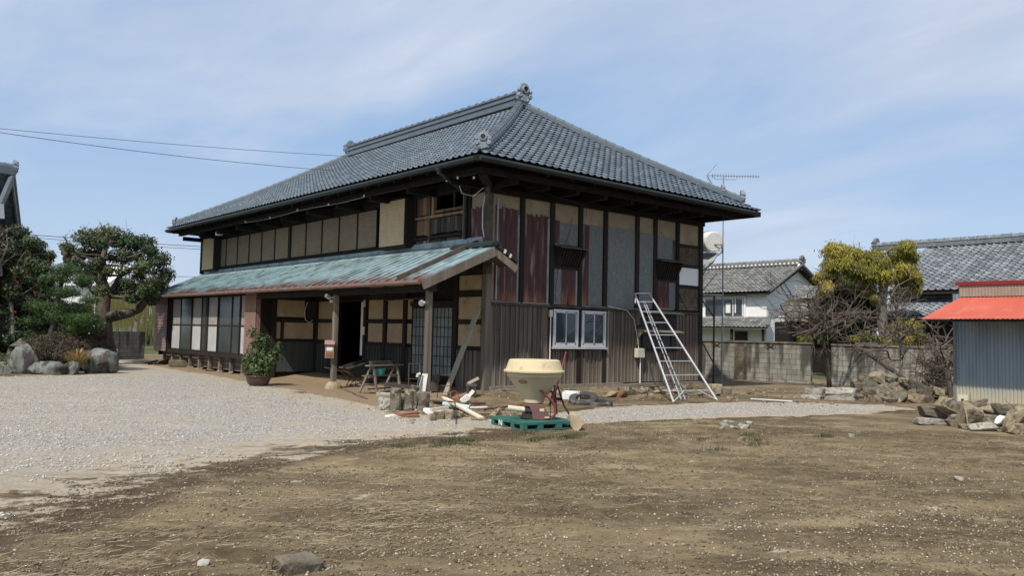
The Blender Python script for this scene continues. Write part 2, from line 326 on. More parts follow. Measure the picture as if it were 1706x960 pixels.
def plankmat():
    k = NT('weathered_wall_planks'); X = k.xyz(); g = k.noise(8, 7, (2.2,2.2,.045), ro=.65)
    col = k.mix(k.rng(g, .3, .7), (.076,.058,.044), (.235,.19,.148))
    e = k.math('ADD', k.math('MULTIPLY', X[2], -1.), k.math('MULTIPLY', k.noise(5, 5, (1,1,.1), (4,4,4)), .8))
    col = k.mix(k.rng(e, -.55, .45, 0, .75), col, (.27,.23,.18))
    r = k.attr(); col = k.mix(k.math('MULTIPLY', r, .62), col, (.048,.040,.036))
    col = k.mix(k.rng(k.noise(16, 2, (1,1,.9), (8,8,8)), .70, .76), col, (.02,.016,.014))
    k.bump(g, .55, .015); return k.fin(col, .85, 0, .2)
m_plank = plankmat()
m_waing = mat('stained_dark_planks', (.036,.042,.04), (.058,.062,.056), sc=8, st=(2,2,.05), rv=.35, bump=.4, bst=(2,2,.05))
def coppermat():
    k = NT('weathered_painted_copper'); X = k.xyz(); s = k.noise(7, 6, (.18,2.4,1)); p = k.noise(1.6, 4)
    t = k.mix(k.rng(s, .35, .65), (.22,.33,.36), (.37,.46,.47)); t = k.mix(k.rng(p, .45, .7), t, (.15,.20,.20))
    d = k.math('ADD', k.math('MULTIPLY', X[0], -1.), k.math('MULTIPLY', k.noise(9, 5, (.12,2.2,1), (1,7,3)), 1.9))
    col = k.mix(k.rng(d, 2.75, 3.55), t, k.mix(k.rng(s, .3, .6), (.20,.075,.05), (.12,.06,.05)))
    col = k.mix(k.rng(k.noise(12, 3, (.2,2.5,1), (5,5,5)), .66, .74), col, (.11,.09,.08))
    return k.fin(col, .5, .15, .4)
m_cop = coppermat()
def shedmat():
    k = NT('corrugated_shed_sheet'); X = k.xyz(); ns = k.noise(3, 5, (1,1,.12)); g = k.noise(1.1, 3, loc=(3,3,3))
    col = k.mix(k.rng(ns, .35, .65), (.20,.265,.305), (.29,.355,.39))
    e = k.math('ADD', X[2], k.math('ADD', k.math('MULTIPLY', ns, .25), k.math('MULTIPLY', g, .5)))
    col = k.mix(k.rng(e, 1.35, .75), col, (.47,.42,.30))
    col = k.mix(k.rng(k.noise(5, 4, (1,1,.3), (7,7,7)), .66, .76), col, (.30,.30,.27))
    return k.fin(col, .45, .15, .4)
m_shed = shedmat()
def blockmat(bw=.4, bh=.2):
    k = NT('concrete_block_masonry'); X = k.xyz(); cb = k.n('ShaderNodeCombineXYZ'); k.put(cb.inputs[0], X[1]); k.put(cb.inputs[1], X[2])
    br = k.n('ShaderNodeTexBrick'); k.put(br.inputs['Vector'], cb.outputs[0]); br.inputs['Scale'].default_value = 1; br.inputs['Brick Width'].default_value = bw; br.inputs['Row Height'].default_value = bh
    br.inputs['Mortar Size'].default_value = .011; br.inputs['Mortar Smooth'].default_value = .3; k.put(br.inputs['Color1'], (.33,.32,.275)); k.put(br.inputs['Color2'], (.22,.21,.18)); k.put(br.inputs['Mortar'], (.13,.12,.10))
    br.inputs['Bias'].default_value = -.1
    col = k.mix(k.rng(k.noise(2, 6, (1,1,1)), .42, .72, 0, .55), br.outputs[0], (.16,.15,.125))
    stn = k.math('ADD', k.noise(1.6, 5, (1,1.6,.25), (2,0,0)), k.math('MULTIPLY', X[2], .09))
    col = k.mix(k.rng(stn, .53, .68, 0, .85), col, (.055,.052,.047))
    k.bump(k.math('ADD', k.math('MULTIPLY', br.outputs[1], -1.), k.math('MULTIPLY', k.noise(30, 3), .4)), .5, .012); return k.fin(col, .95, 0, .1)
m_block = blockmat()
def groundmat():
    k = NT('yard_ground'); gv = k.attr('gravel'); tn = k.attr('tan'); gs = k.attr('grass')
    n1 = k.noise(.55, 6, (1,1,1), ro=.6); n2 = k.noise(7, 6, ro=.7); n3 = k.noise(45, 6, ro=.8); n4 = k.noise(1.6, 5, (1,2.2,1), (4,4,0), ro=.65)
    RZ_ = .694; st = k.noise(1.3, 7, (.6,1.5,1), (2,8,0), .7, .2, RZ_); st2 = k.noise(.5, 6, (.55,1.0,1), (12,3,0), .68, .2, RZ_); st3 = k.noise(3.2, 6, (.5,1.6,1), (7,1,0), .65, 0, RZ_)
    d = k.mix(k.rng(n2, .33, .66), (.088,.062,.034), (.175,.130,.074))
    d = k.mix(k.rng(n3, .45, .62, 0, .4), d, (.07,.052,.035)); d = k.mix(k.rng(n3, .60, .72, 0, .6), d, (.30,.25,.18)); d = k.mix(k.rng(st2, .44, .60, 0, .8), d, (.245,.188,.108)); d = k.mix(k.rng(st, .50, .62, 0, .75), d, (.31,.243,.146)); d = k.mix(k.rng(st3, .52, .62, 0, .5), d, (.25,.196,.115))
    d = k.mix(k.rng(k.noise(1.3, 6, (.8,1.2,1), (9,2,0), .7, .3, RZ_), .50, .64, 0, .5), d, (.075,.054,.036))
    ed = k.math('MULTIPLY', k.rng(gv, .0, .14), k.rng(n4, .28, .5)); d = k.mix(k.math('MULTIPLY', ed, .85), d, (.07,.051,.032))
    v = k.n('ShaderNodeTexVoronoi'); v.inputs['Scale'].default_value = 30; k.put(v.inputs['Vector'], k.co())
    peb = k.math('MULTIPLY', k.rng(v.outputs['Distance'], .22, .15), k.rng(k.noise(1.1, 4, loc=(6,6,0)), .56, .72))
    d = k.mix(peb, d, (.48,.44,.37))
    v2 = k.n('ShaderNodeTexVoronoi'); v2.inputs['Scale'].default_value = 26; k.put(v2.inputs['Vector'], k.co())
    hs = k.n('ShaderNodeSeparateXYZ'); k.put(hs.inputs[0], v2.outputs['Color'])
    g = k.mix(k.rng(hs.outputs[0], 0, 1), (.36,.335,.30), (.58,.54,.485)); g = k.mix(k.rng(v2.outputs['Distance'], .3, .62), g, (.27,.245,.21))
    g = k.mix(k.rng(k.noise(.9, 5, (.4,1.2,1), (3,3,0), .6, .3, RZ_), .5, .66, 0, .6), g, (.36,.315,.25)); g = k.mix(k.rng(n4, .54, .72, 0, .55), g, (.46,.40,.31)); g = k.mix(k.rng(n1, .5, .7, 0, .45), g, (.46,.41,.335))
    wn = k.math('MULTIPLY', k.attr('worn'), k.rng(k.noise(1.2, 6, (1,1,1), (3,9,0), .7), .38, .62)); g = k.mix(k.math('MULTIPLY', wn, .75), g, (.40,.345,.265))
    sand = k.mix(k.rng(n2, .3, .7), (.33,.27,.195), (.45,.385,.29))
    e = k.math('ADD', gv, k.math('ADD', k.math('MULTIPLY', k.math('SUBTRACT', n2, .5), .42), k.math('ADD', k.math('MULTIPLY', k.math('SUBTRACT', n4, .5), 1.7), k.math('MULTIPLY', k.math('SUBTRACT', st2, .5), 1.1))))
    col = k.mix(k.rng(e, .30, .48), d, sand); col = k.mix(k.rng(e, .56, 1.02), col, g)
    tc_ = k.mix(k.rng(n2, .3, .7), (.225,.16,.10), (.30,.225,.145)); te = k.math('ADD', tn, k.math('MULTIPLY', k.math('SUBTRACT', n2, .5), .35))
    col = k.mix(k.rng(te, .42, .55), col, tc_)
    col = k.mix(k.rng(k.math('ADD', gs, k.math('MULTIPLY', k.math('SUBTRACT', n1, .5), .4)), .45, .6), col, k.mix(k.rng(n2, .3, .7), (.075,.085,.035), (.12,.12,.055)))
    h = k.math('ADD', k.math('MULTIPLY', n3, 1.1), k.math('ADD', k.math('MULTIPLY', n2, .9), k.math('MULTIPLY', v2.outputs['Distance'], k.math('MULTIPLY', gv, -.5))))
    k.bump(h, .7, .025); return k.fin(col, .95, 0, .12)
m_ground = groundmat()
m_grav = leafmat('gravel_stone', (.30,.275,.24), (.43,.40,.355), (.60,.565,.51), 0, .9)
m_peb = leafmat('pale_pebble', (.22,.18,.125), (.33,.285,.21), (.52,.47,.375), 0, .9)
m_chip = leafmat('rubble_chip', (.10,.08,.058), (.20,.165,.12), (.36,.31,.24), 0, .95)
m_clod = leafmat('soil_clod', (.10,.074,.042), (.175,.133,.078), (.27,.212,.13), 0, .95)
# ================================================================== GROUND
def onz0(px, py, z=GZ):
    m = cam_matrix(); r = m.to_3x3() @ Vector(((px-853)/1380.25, -(py-480)/1380.25, -1)); t = (z-m.translation.z)/r.z; return (m.translation + r*t)
YARD = [(-30,-16),(-11.9,-8.5),(-11.2,-7.7),(-10.5,-7.0),(-8.8,-6.15),(-7.0,-5.5),(-5.6,-5.5),(-4.1,-5.35),(-3.6,-4.6),(-4.2,-3.4),(-4.07,-2.1),(-3.7,-.3),(-3.4,2.9),(-3.1,6.5),(-2.8,12),(-2.6,17),(-2.3,24),(-2.5,27),(-5,26),(-4.6,15),(-5.2,13),(-8.8,12.2),(-16,12),(-30,12)]
STRIP = [(-4.3,-5.5),(-2.1,-5.6),(-.08,-5.85),(2,-6.5),(4.6,-7.1),(7.6,-7.3),(8.2,-6.4),(7.2,-5.2),(5.6,-4.1),(2.5,-3.75),(.34,-3.75),(-1.1,-4.2),(-3,-4.4),(-4.2,-4.6)]
PORCH = [(-3.9,-1.6),(-3.7,-.3),(-3.4,2.9),(-3.1,6.5),(-2.8,12),(-2.6,19),(.5,21),(.5,.3),(-1.6,-.6),(-3.0,-1.9)]
def sdf(poly, X, Y):
    d = np.full(X.shape, 1e9); ins = np.zeros(X.shape, bool); n = len(poly)
    for i in range(n):
        (ax, ay), (bx, by) = poly[i], poly[(i+1) % n]; ex, ey = bx-ax, by-ay
        t = np.clip(((X-ax)*ex + (Y-ay)*ey)/(ex*ex+ey*ey), 0, 1); d = np.minimum(d, np.hypot(X-ax-t*ex, Y-ay-t*ey))
        c = ((ay > Y) != (by > Y)) & (X < (bx-ax)*(Y-ay)/((by-ay) if by != ay else 1e-9) + ax); ins ^= c
    return np.where(ins, d, -d)
def gravel_mask(X, Y):
    a = np.clip(.5 + sdf(YARD, X, Y)*.36, 0, 1); b = np.clip(.5 + sdf(STRIP, X, Y)*1.2, 0, 1); return np.maximum(a, b)
def gheight(X, Y):
    d = np.hypot(np.maximum(np.maximum(-X, X-8.8), 0), np.maximum(np.maximum(-Y, Y-20.9), 0))
    t = np.clip(1 - d/1.6, 0, 1); z = GZ + .17*t*t*(3-2*t)
    g = gravel_mask(X, Y)
    z = z + (fbm(X*.5, Y*.5, 2, 5)-.5)*.05*(1-g*.7)
    near = np.exp(-((X+7)**2 + (Y+9)**2)/260.)
    ru, rv_ = X*.77-Y*.64, X*.64+Y*.77; rut = ((fbm(ru*.7, rv_*3.2, 3, 8)-.5)*.085 + (fbm(ru*2, rv_*7, 2, 18)-.5)*.03)*(1-g*.8)
    z = z + near*(rut + (fbm(X*7, Y*7, 3, 9)-.5)*.03*(1-.65*g))
    m = np.exp(-(((X+11.9)/.9)**2 + ((Y+7.3)/.7)**2)); z = z + .11*m
    return z
xs = np.concatenate([-np.geomspace(16, 2500, 36)[::-1], np.arange(-15.6, 9, .05), np.arange(9, 24, .5), np.geomspace(24, 2500, 34)])
ys = np.concatenate([-np.geomspace(17.2, 2500, 32)[::-1], np.arange(-17, -1, .05), np.arange(-1, 30, .3), np.geomspace(30, 2500, 36)])
GX, GY = np.meshgrid(xs, ys); GZZ = gheight(GX, GY)
nx, ny = len(xs), len(ys); idx = np.arange(nx*ny).reshape(ny, nx)
F = np.stack([idx[:-1,:-1], idx[:-1,1:], idx[1:,1:], idx[1:,:-1]], -1).reshape(-1, 4)
ground = fastmesh('ground', np.stack([GX, GY, GZZ], -1).reshape(-1, 3), F, m_ground, smooth=True, kind='structure')
WORN = [[(-200,690),(0,690),(150,693),(320,700),(520,706),(700,712)],[(-200,770),(0,764),(250,748),(420,738),(560,731)],[(-200,655),(0,652),(200,650),(380,655),(520,668),(640,694)]]
def worn(X, Y):
    w = np.zeros(X.shape)
    for ln in WORN:
        P = [onz0(a, b) for a, b in ln]; d = np.full(X.shape, 1e9)
        for p, q in zip(P[:-1], P[1:]):
            ex, ey = q[0]-p[0], q[1]-p[1]; t = np.clip(((X-p[0])*ex+(Y-p[1])*ey)/(ex*ex+ey*ey), 0, 1); d = np.minimum(d, np.hypot(X-p[0]-t*ex, Y-p[1]-t*ey))
        w = np.maximum(w, np.exp(-(d/.38)**2))
    return w
for nm, arr in (('worn', worn(GX, GY)), ('gravel', gravel_mask(GX, GY)), ('tan', np.clip(.5 + sdf(PORCH, GX, GY)*1.4, 0, 1)),
                ('grass', np.clip(np.maximum.reduce([(GX > 19.5)*1., (GY > 33)*1., ((GX < -6.2) & (GY > 13))*.35, (GX < -40)*1., (GY < -60)*1.]), 0, 1))):
    at = ground.data.attributes.new(nm, 'FLOAT', 'POINT'); at.data.foreach_set('value', arr.astype(np.float32).ravel())
def gz(x, y): return float(gheight(np.array([x*1.]), np.array([y*1.]))[0])
def scatter(name, pts, size, mat, flat=.6, seed=1, **kw):
    n = len(pts); r = np.random.RandomState(seed); x, y = pts[:,0], pts[:,1]; z = gheight(x, y)
    base = np.array([[1,0,0],[0,1,0],[-1,0,0],[0,-1,0],[0,0,1],[0,0,-.6]], float); base = base[None]*(1 + r.uniform(-.35, .35, (n, 6, 1)))
    s = size[:,None,None]; a = r.uniform(0, 6.28, n); c, sn = np.cos(a)[:,None], np.sin(a)[:,None]
    el = r.uniform(.6, 1.0, (n, 1)); bx, by, bz = base[...,0], base[...,1]*el, base[...,2]*flat
    P = np.stack([bx*c-by*sn, bx*sn+by*c, bz], -1)*s + np.stack([x, y, z+size*flat*.25], -1)[:,None]
    f = np.array([[0,1,4],[1,2,4],[2,3,4],[3,0,4],[1,0,5],[2,1,5],[3,2,5],[0,3,5]]); Fx = (f[None] + (np.arange(n)*6)[:,None,None]).reshape(-1, 3)
    return fastmesh(name, P.reshape(-1, 3), Fx, mat, rnd=np.repeat(r.uniform(0, 1, n), 8), **kw)
def cand(n, seed, dmin=4.5, dmax=22, p=1.6):
    r = np.random.RandomState(seed); d = dmin + (dmax-dmin)*r.uniform(0, 1, n)**(1/p*1.0); ang = np.radians(r.uniform(39.8-36, 39.8+36, n))
    return np.stack([-13.09 + d*np.sin(ang), -16.75 + d*np.cos(ang)], -1), r
P_, r_ = cand(90000, 3, 5, 30, 1.0); g_ = gravel_mask(P_[:,0], P_[:,1]); k_ = g_ + (fbm(P_[:,0]*1.6, P_[:,1]*1.6, 3, 4)-.5)*1.3 > .66
k_ &= r_.uniform(0, 1, len(P_)) > .8*worn(P_[:,0], P_[:,1]); inh = (P_[:,0] > -2.2) & (P_[:,1] > -.3); k_ &= ~inh; P_ = P_[k_]
scatter('gravel', P_, .010 + .016*r_.uniform(0, 1, len(P_))**2, m_grav, .6, 5, kind='stuff', label='pale grey gravel spread over the yard')
P_, r_ = cand(70000, 6, 4.8, 18, 1.0); g_ = gravel_mask(P_[:,0], P_[:,1]); pc = .10 + np.clip((fbm(P_[:,0]*.45, P_[:,1]*.45, 4, 14)-.52)*4.5, 0, 1)*.8; a1 = onz0(760, 935); a2 = onz0(1500, 905); pc = pc + .8*np.exp(-((P_[:,0]-a1[0])**2+(P_[:,1]-a1[1])**2)/1.6) + .45*np.exp(-((P_[:,0]-a2[0])**2+(P_[:,1]-a2[1])**2)/3.); k_ = (g_ < .5) & (r_.uniform(0, 1, len(P_)) < pc)
P_ = P_[k_]; scatter('pebbles', P_, .003 + .015*r_.uniform(0, 1, len(P_))**4, m_peb, .6, 7, kind='stuff', label='small pale pebbles strewn over the brown soil')
P_, r_ = cand(150000, 16, 4.8, 17, 1.0); g_ = gravel_mask(P_[:,0], P_[:,1]); P_ = P_[(g_ < .45) & (fbm(P_[:,0]*1.1, P_[:,1]*1.1, 4, 24) + .2*r_.uniform(-1, 1, len(P_)) > .42)]
scatter('soil_clods', P_, .003 + .017*r_.uniform(0, 1, len(P_))**4, m_clod, .7, 8, kind='stuff', label='crumbs and clods of dry brown soil')
rc = np.random.RandomState(91); Pc = np.concatenate([np.stack([rc.uniform(-.4, 8.8, 900), -.25-rc.uniform(0, 1, 900)**1.5*2.4], -1), np.stack([rc.normal(-3.0, .8, 500), rc.normal(-2.8, .7, 500)], -1), np.stack([rc.uniform(5, 15, 500), rc.uniform(-6, -1, 500)], -1)])
scatter('rubble_chips', Pc, .012 + .05*rc.uniform(0, 1, len(Pc))**3, m_chip, .6, 15, kind='stuff', label='brown rubble chips and crumbs along the foot of the side wall')
def blades(name, ctr, n, mat, ln=(.05,.14), w=.004, lay=True, seed=1, **kw):
    r = np.random.RandomState(seed); V = []; Fc = []
    C = np.concatenate([np.stack([cx + r.normal(0, sx_, int(n*wt)), cy + r.normal(0, sy_, int(n*wt))], -1) for cx, cy, sx_, sy_, wt in ctr])
    m = len(C); a = r.uniform(0, 6.28, m); l = r.uniform(*ln, m); z = gheight(C[:,0], C[:,1])
    d = np.stack([np.cos(a), np.sin(a)], -1); pz = np.stack([-d[:,1], d[:,0]], -1)*w
    up = r.uniform(0, .25, m) if lay else r.uniform(.6, 1.4, m); hl = l if lay else l*.5
    p0 = C - pz; p1 = C + pz; q = C + d*hl[:,None]
    V = np.stack([np.c_[p0, z+.004], np.c_[p1, z+.006], np.c_[q+pz*.3, z+.006+l*up], np.c_[q-pz*.3, z+.004+l*up]], 1).reshape(-1, 3)
    Fc = np.arange(m*4).reshape(m, 4); return fastmesh(name, V, Fc, mat, rnd=r.uniform(0, 1, m), **kw)
blades('dead_straw', [(-9.6,-10.6,.5,.35,.24),(-8.9,-10.1,.35,.3,.15),(-12.0,-10.6,.5,.4,.26),(-11.3,-9.9,.5,.4,.12),(-8,-9.5,2.2,1.5,.3),(-6,-10.5,2.5,1.5,.2)], 3400, m_straw, (.03,.16), .0017, True, 4, kind='stuff', label='dead straw and rootlets lying on the soil')
wr = random.Random(5)
WC = [(-6.2+wr.gauss(0,.5),-6.6+wr.gauss(0,.2),.12,.06,.06) for _ in range(6)] + [(-4.1+wr.gauss(0,.5),-7.2+wr.gauss(0,.25),.1,.06,.05) for _ in range(6)] + [(-1.6+wr.gauss(0,.9),-9.2+wr.gauss(0,.3),.12,.06,.045) for _ in range(7)] + [(5.9,-1.1,.35,.15,.16),(3.9,-2.6,.5,.25,.10),(-3.9,-3.6,.1,.08,.08),(-5.3,1,.8,1.5,.05),(9.6,-2.6,.8,.5,.1)]
blades('weeds', WC, 1900, m_weed, (.02,.06), .005, False, 9, kind='stuff', label='low green weeds in small patches')
# ================================================================== TILED ROOF SURFACE
def tile_slope(p0, p1, q0, q1, pitch=.255, row=.275, amp=.023, sub=6, sag=.10, lift=.036):
    p0, p1, q0, q1 = [np.array(a, float) for a in (p0, p1, q0, q1)]
    U = p1-p0; Lu = np.linalg.norm(U); U /= Lu; t = (q0+q1)/2 - p0; S = t - U*(t@U); H = np.linalg.norm(S); S /= H; Nn = np.cross(U, S)
    uq0, uq1 = (q0-p0)@U, (q1-p0)@U; nr = max(2, round(H/row)); R = H/nr; nc = round(Lu/pitch); pt = Lu/nc
    uu = np.linspace(0, Lu, nc*sub+1); ph = (uu/pt) % 1.0
    h = amp*(np.cos(2*np.pi*ph) + .42*np.cos(4*np.pi*ph+.25)); V = []; F = []; Rn = []; base = 0; M_ = len(uu)
    rg = np.random.RandomState(int(abs(p0[0]*31+p0[1]*7+Lu*3)) % 9999)
    for i in range(nr):
        v0, v1 = i*R, (i+1)*R
        for (v, hh) in ((v0-.02, h+lift-.012), (v0-.02, h+lift), (v1+(.05 if i < nr-1 else 0), h*.6-.010)):
            f = np.clip(v/H, 0, 1); lo, hi = uq0*f, Lu + (uq1-Lu)*f; u = np.clip(uu, lo, hi)
            P = p0 + u[:,None]*U + v*S + hh[:,None]*Nn; P[:,2] -= sag*math.sin(math.pi*f); V.append(P)
        f = v0/H; lo, hi = uq0*f, Lu + (uq1-Lu)*f; c = (uu[:-1]+uu[1:])/2; keep = np.nonzero((c > lo-pt/sub) & (c < hi+pt/sub))[0]
        tr = rg.uniform(0, 1, nc+1)
        for a in (0, 1):
            b = base + a*M_ + keep; F.append(np.stack([b, b+1, b+1+M_, b+M_], -1)); Rn.append(tr[keep//sub])
        base += 3*M_
    return np.concatenate(V), np.concatenate(F), np.concatenate(Rn)
def roof_mesh(name, slopes, mat, parent, **k):
    V = []; F = []; R = []; n = 0
    for s in slopes:
        v, f, r = tile_slope(*s, **k); V.append(v); F.append(f+n); R.append(r); n += len(v)
    o = fastmesh(name, np.concatenate(V), np.concatenate(F), mat, parent, rnd=np.concatenate(R), smooth=True); 
    me = o.data; me.validate(); return o
def ridge_caps(mb, a, b, rr=.10, step=.30, w=.24, h=.13, n=8, sag=0):
    a, b = Vector(a), Vector(b); L_ = (b-a).length; m = max(1, round(L_/step))
    P = [a.lerp(b, i/m) - Vector((0,0,sag*math.sin(math.pi*i/m))) for i in range(m+1)]
    for i in range(m):
        p, q = P[i], P[i+1]
        if h: mb.beam(p+Vector((0,0,h/2)), q+Vector((0,0,h/2)), w, h, r=.4)
        mb.tube([p+Vector((0,0,h)), p.lerp(q, .93)+Vector((0,0,h)), q+Vector((0,0,h))], [rr, rr*.97, rr*.9], n)
        mb.tube([p.lerp(q, .82)+Vector((0,0,h)), p.lerp(q, 1.0)+Vector((0,0,h))], rr*1.16, n)
def ornament(parent, loc, ang, s=1., name='ridge_end_ornament', m=None):
    M_ = Matrix.Rotation(ang, 4, 'Z')   # local -y faces outward
    mb = MB(); T = lambda x, y, z: M_ @ Vector((x*s, y*s, z*s)) + Vector(loc)
    arch = [(-.17,0),(-.24,.10),(-.27,.24),(-.20,.30),(-.23,.42),(-.16,.56),(-.07,.63),(.07,.63),(.16,.56),(.23,.42),(.20,.30),(.27,.24),(.24,.10),(.17,0)]
    mb.prism([T(x, -.05, z) for x, z in arch][::-1], M_ @ Vector((0, .14*s, 0)))
    R90 = (M_ @ Matrix.Rotation(math.pi/2, 4, 'X')).to_3x3()
    mb.lathe([(.0,.0),(.13*s,.0),(.15*s,.03*s),(.13*s,.09*s),(.09*s,.09*s),(.085*s,.04*s),(0,.04*s)], T(0,-.04,.42), 18, M=R90)
    for sx_ in (-1, 1):
        for (x, z, rr) in ((.22,.20,.085),(.25,.36,.06),(.13,.06,.06)):
            mb.lathe([(0,0),(rr*s,0),(rr*s,.05*s),(rr*.55*s,.08*s),(0,.06*s)], T(sx_*x,-.04,z), 12, M=R90)
    mb.cbox(T(0,-.07,.12), (.24*s,.05*s,.22*s), (0,0,ang)); mb.cbox(T(0,.05,-.04), (.34*s,.2*s,.12*s), (0,0,ang))
    o = mb.build(name, m or m_orn, parent)
    b2 = MB(); b2.lathe([(0,0),(.08*s,0),(.075*s,.012*s),(0,.02*s)], T(0,-.085,.42), 16, M=R90); b2.build('emblem_disc', m_black, parent)
    return o
# ================================================================== FARMHOUSE
H = thing('farmhouse', 'large old two-storey farmhouse with blue-grey tiled hip roof and rusted sheet cladding', 'house')
A_, B_, C_, D_ = (-1.4,-1.4,5.64), (10.05,-1.4,5.54), (10.1,21.5,5.6), (-1.4,21.5,5.74); E_, F_ = (4.38,4.05,8.95), (4.38,15.4,8.97)
roof = roof_mesh('roof', [(D_, A_, F_, E_), (A_, B_, E_, E_), (B_, C_, E_, F_), (C_, D_, F_, F_)], m_tile, H)
mb = MB(); ex = lambda a, z=0: (a[0], a[1], a[2]+z)
# soffit planes under the tiles (solid boards)
def slab(mb, pts, t): mb.prism([Vector(p) for p in pts], (0,0,-t))
dz = .06
for q in ((A_, B_, E_), (C_, D_, F_)): slab(mb, [ex(p, -dz-.06) for p in q], .05)
for q in ((D_, A_, E_, F_), (B_, C_, F_, E_)): slab(mb, [ex(p, -dz-.06) for p in q], .05)
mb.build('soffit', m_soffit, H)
mb = MB()
for a, b in ((A_, B_), (B_, C_), (C_, D_), (D_, A_)):
    a, b = Vector(a), Vector(b); mb.beam(a+Vector((0,0,-.12)), b+Vector((0,0,-.12)), .05, .15)
mb.build('fascia', m_darkh, H)
mb = MB(); a, b = Vector(E_), Vector(F_)
mb.beam(a+Vector((0,0,.10)), b+Vector((0,0,.10)), .42, .20, r=.3); mb.beam(a+Vector((0,0,.235)), b+Vector((0,0,.235)), .50, .05, r=.6)
mb.beam(a+Vector((0,0,.33)), b+Vector((0,0,.33)), .34, .14, r=.2); mb.beam(a+Vector((0,0,.415)), b+Vector((0,0,.415)), .42, .035, r=.7)
ridge_caps(mb, a+Vector((0,-.1,.42)), b+Vector((0,.1,.42)), .13, .42, h=.0, n=10)
mb.build('main_ridge', m_ridge, roof)
def hip(p, q, f=.03, big=1.):
    mb = MB(); p, q = Vector(p), Vector(q); ridge_caps(mb, p.lerp(q, f), q, .10*big, .31, w=.25*big, h=.12, n=10, sag=.10); mb.build('hip_ridge', m_ridge, roof, smooth=False)
hip(A_, E_, .075, 1.05); hip(B_, E_, .075); hip(D_, F_, .04); hip(C_, F_, .03)
ornament(roof, (4.38, 3.86, 9.05), 0, 1.0); ornament(roof, (4.38, 15.6, 9.1), math.pi, .95)
ornament(roof, (-1.02,-1.04,5.84), -math.pi/4, .68); ornament(roof, (9.66,-.99,5.80), math.pi/4, .66); ornament(roof, (-1.15,21.22,5.86), -3*math.pi/4, .62)
ornament(roof, (9.2,-.56,6.06), math.pi/4, .55)
# snow guards, two rows per visible slope
def guards(p0, p1, q, n, rows, nm='snow_guard'):
    p0, p1, q = Vector(p0), Vector(p1), Vector(q); U = (p1-p0).normalized(); t = q-p0; S = (t-U*t.dot(U)); Hh = S.length; S.normalize(); Nn = U.cross(S); proto = None
    Lu = (p1-p0).length
    for k, v in enumerate(rows):
        for i in range(n):
            u = (i+.5+.5*(k % 2))*Lu/n
            if u > Lu-1.5 or u < 1.2: continue
            c = p0 + U*u + S*v + Nn*.06 - Vector((0,0,.10*math.sin(math.pi*v/Hh)))
            if proto is None:
                mb = MB(); 
                pts = [U*(-.045), U*(-.04)+Nn*.05, Nn*.075, U*.04+Nn*.05, U*.045]; mb.tube([p*.8 for p in pts], .006, 5); o = mb.build(nm, m_alu, roof); proto = o
            else: o = proto.copy(); COL.objects.link(o)
            o.location = c
guards(D_, A_, E_, 24, (1.05, 1.42)); guards(A_, B_, E_, 13, (1.05, 1.42))
# rafters under the eaves
proto = None
for i in range(26):
    y = .95 + i*.80
    if proto is None:
        mb = MB(); mb.beam((-1.3,0,5.47), (.2,0,6.18), .085, .12); proto = mb.build('rafter', m_darkh, H); o = proto
    else: o = proto.copy(); COL.objects.link(o)
    o.location = (0, y, 0.0 if y < 10 else .04)
proto = None
for i in range(10):
    x = .9 + i*.84
    if proto is None: mb = MB(); mb.beam((0,-1.3,5.43), (0,.2,6.1), .085, .12); proto = mb.build('rafter', m_darkh, H); o = proto
    else: o = proto.copy(); COL.objects.link(o)
    o.location = (x, 0, 0.02 - .006*i)
mb = MB()  # cantilevered beam ends carrying the eaves purlins
for i in range(9): mb.beam((.1+i*1.07,-1.0,5.22), (.1+i*1.07,.1,5.22), .13, .17)
mb.beam((-1.05,-.98,5.34), (9.3,-.98,5.30), .13, .13); mb.beam((-.98,-.9,5.35), (-.98,21.0,5.45), .13, .13)
for i in range(11): mb.beam((-1.0,.3+i*2.02,5.24), (.1,.3+i*2.02,5.24), .13, .17)
mb.beam((-.95,-.95,5.33),(.1,.1,5.3), .22, .26)
mb.build('eave_beam', m_darkh, H)
mb = MB(); mb.beam((0,-.06,5.10), (8.85,-.06,5.10), .16, .16); mb.beam((-.06,0,5.36), (-.06,20.9,5.36), .16, .22)
mb.build('wall_plate', m_darkh, H)
# core walls with real openings
def holes_wall(mb, axis, d0, d1, u0, u1, z0, z1, holes):
    us = sorted({u0, u1, *[h[0] for h in holes], *[h[1] for h in holes]}); zs = sorted({z0, z1, *[h[2] for h in holes], *[h[3] for h in holes]})
    for i in range(len(us)-1):
        for j in range(len(zs)-1):
            a, b, c, d = us[i], us[i+1], zs[j], zs[j+1]; m_ = ((a+b)/2, (c+d)/2)
            if any(h[0] < m_[0] < h[1] and h[2] < m_[1] < h[3] for h in holes): continue
            if axis == 0: mb.box(d0, d1, a, b, c, d)
            else: mb.box(a, b, d0, d1, c, d)
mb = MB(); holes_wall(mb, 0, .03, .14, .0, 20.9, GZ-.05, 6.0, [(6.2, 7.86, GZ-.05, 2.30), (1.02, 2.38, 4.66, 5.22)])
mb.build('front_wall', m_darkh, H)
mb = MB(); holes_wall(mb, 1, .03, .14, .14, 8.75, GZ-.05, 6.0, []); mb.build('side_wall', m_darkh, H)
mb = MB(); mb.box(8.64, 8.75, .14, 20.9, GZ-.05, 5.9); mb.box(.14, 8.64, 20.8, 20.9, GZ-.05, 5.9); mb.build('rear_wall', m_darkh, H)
mb = MB(); mb.box(.14, 8.6, .2, 20.7, 2.75, 2.85); mb.box(2.6, 2.7, .2, 20.7, GZ, 2.7); mb.build('inner_floor', m_darkh, H)
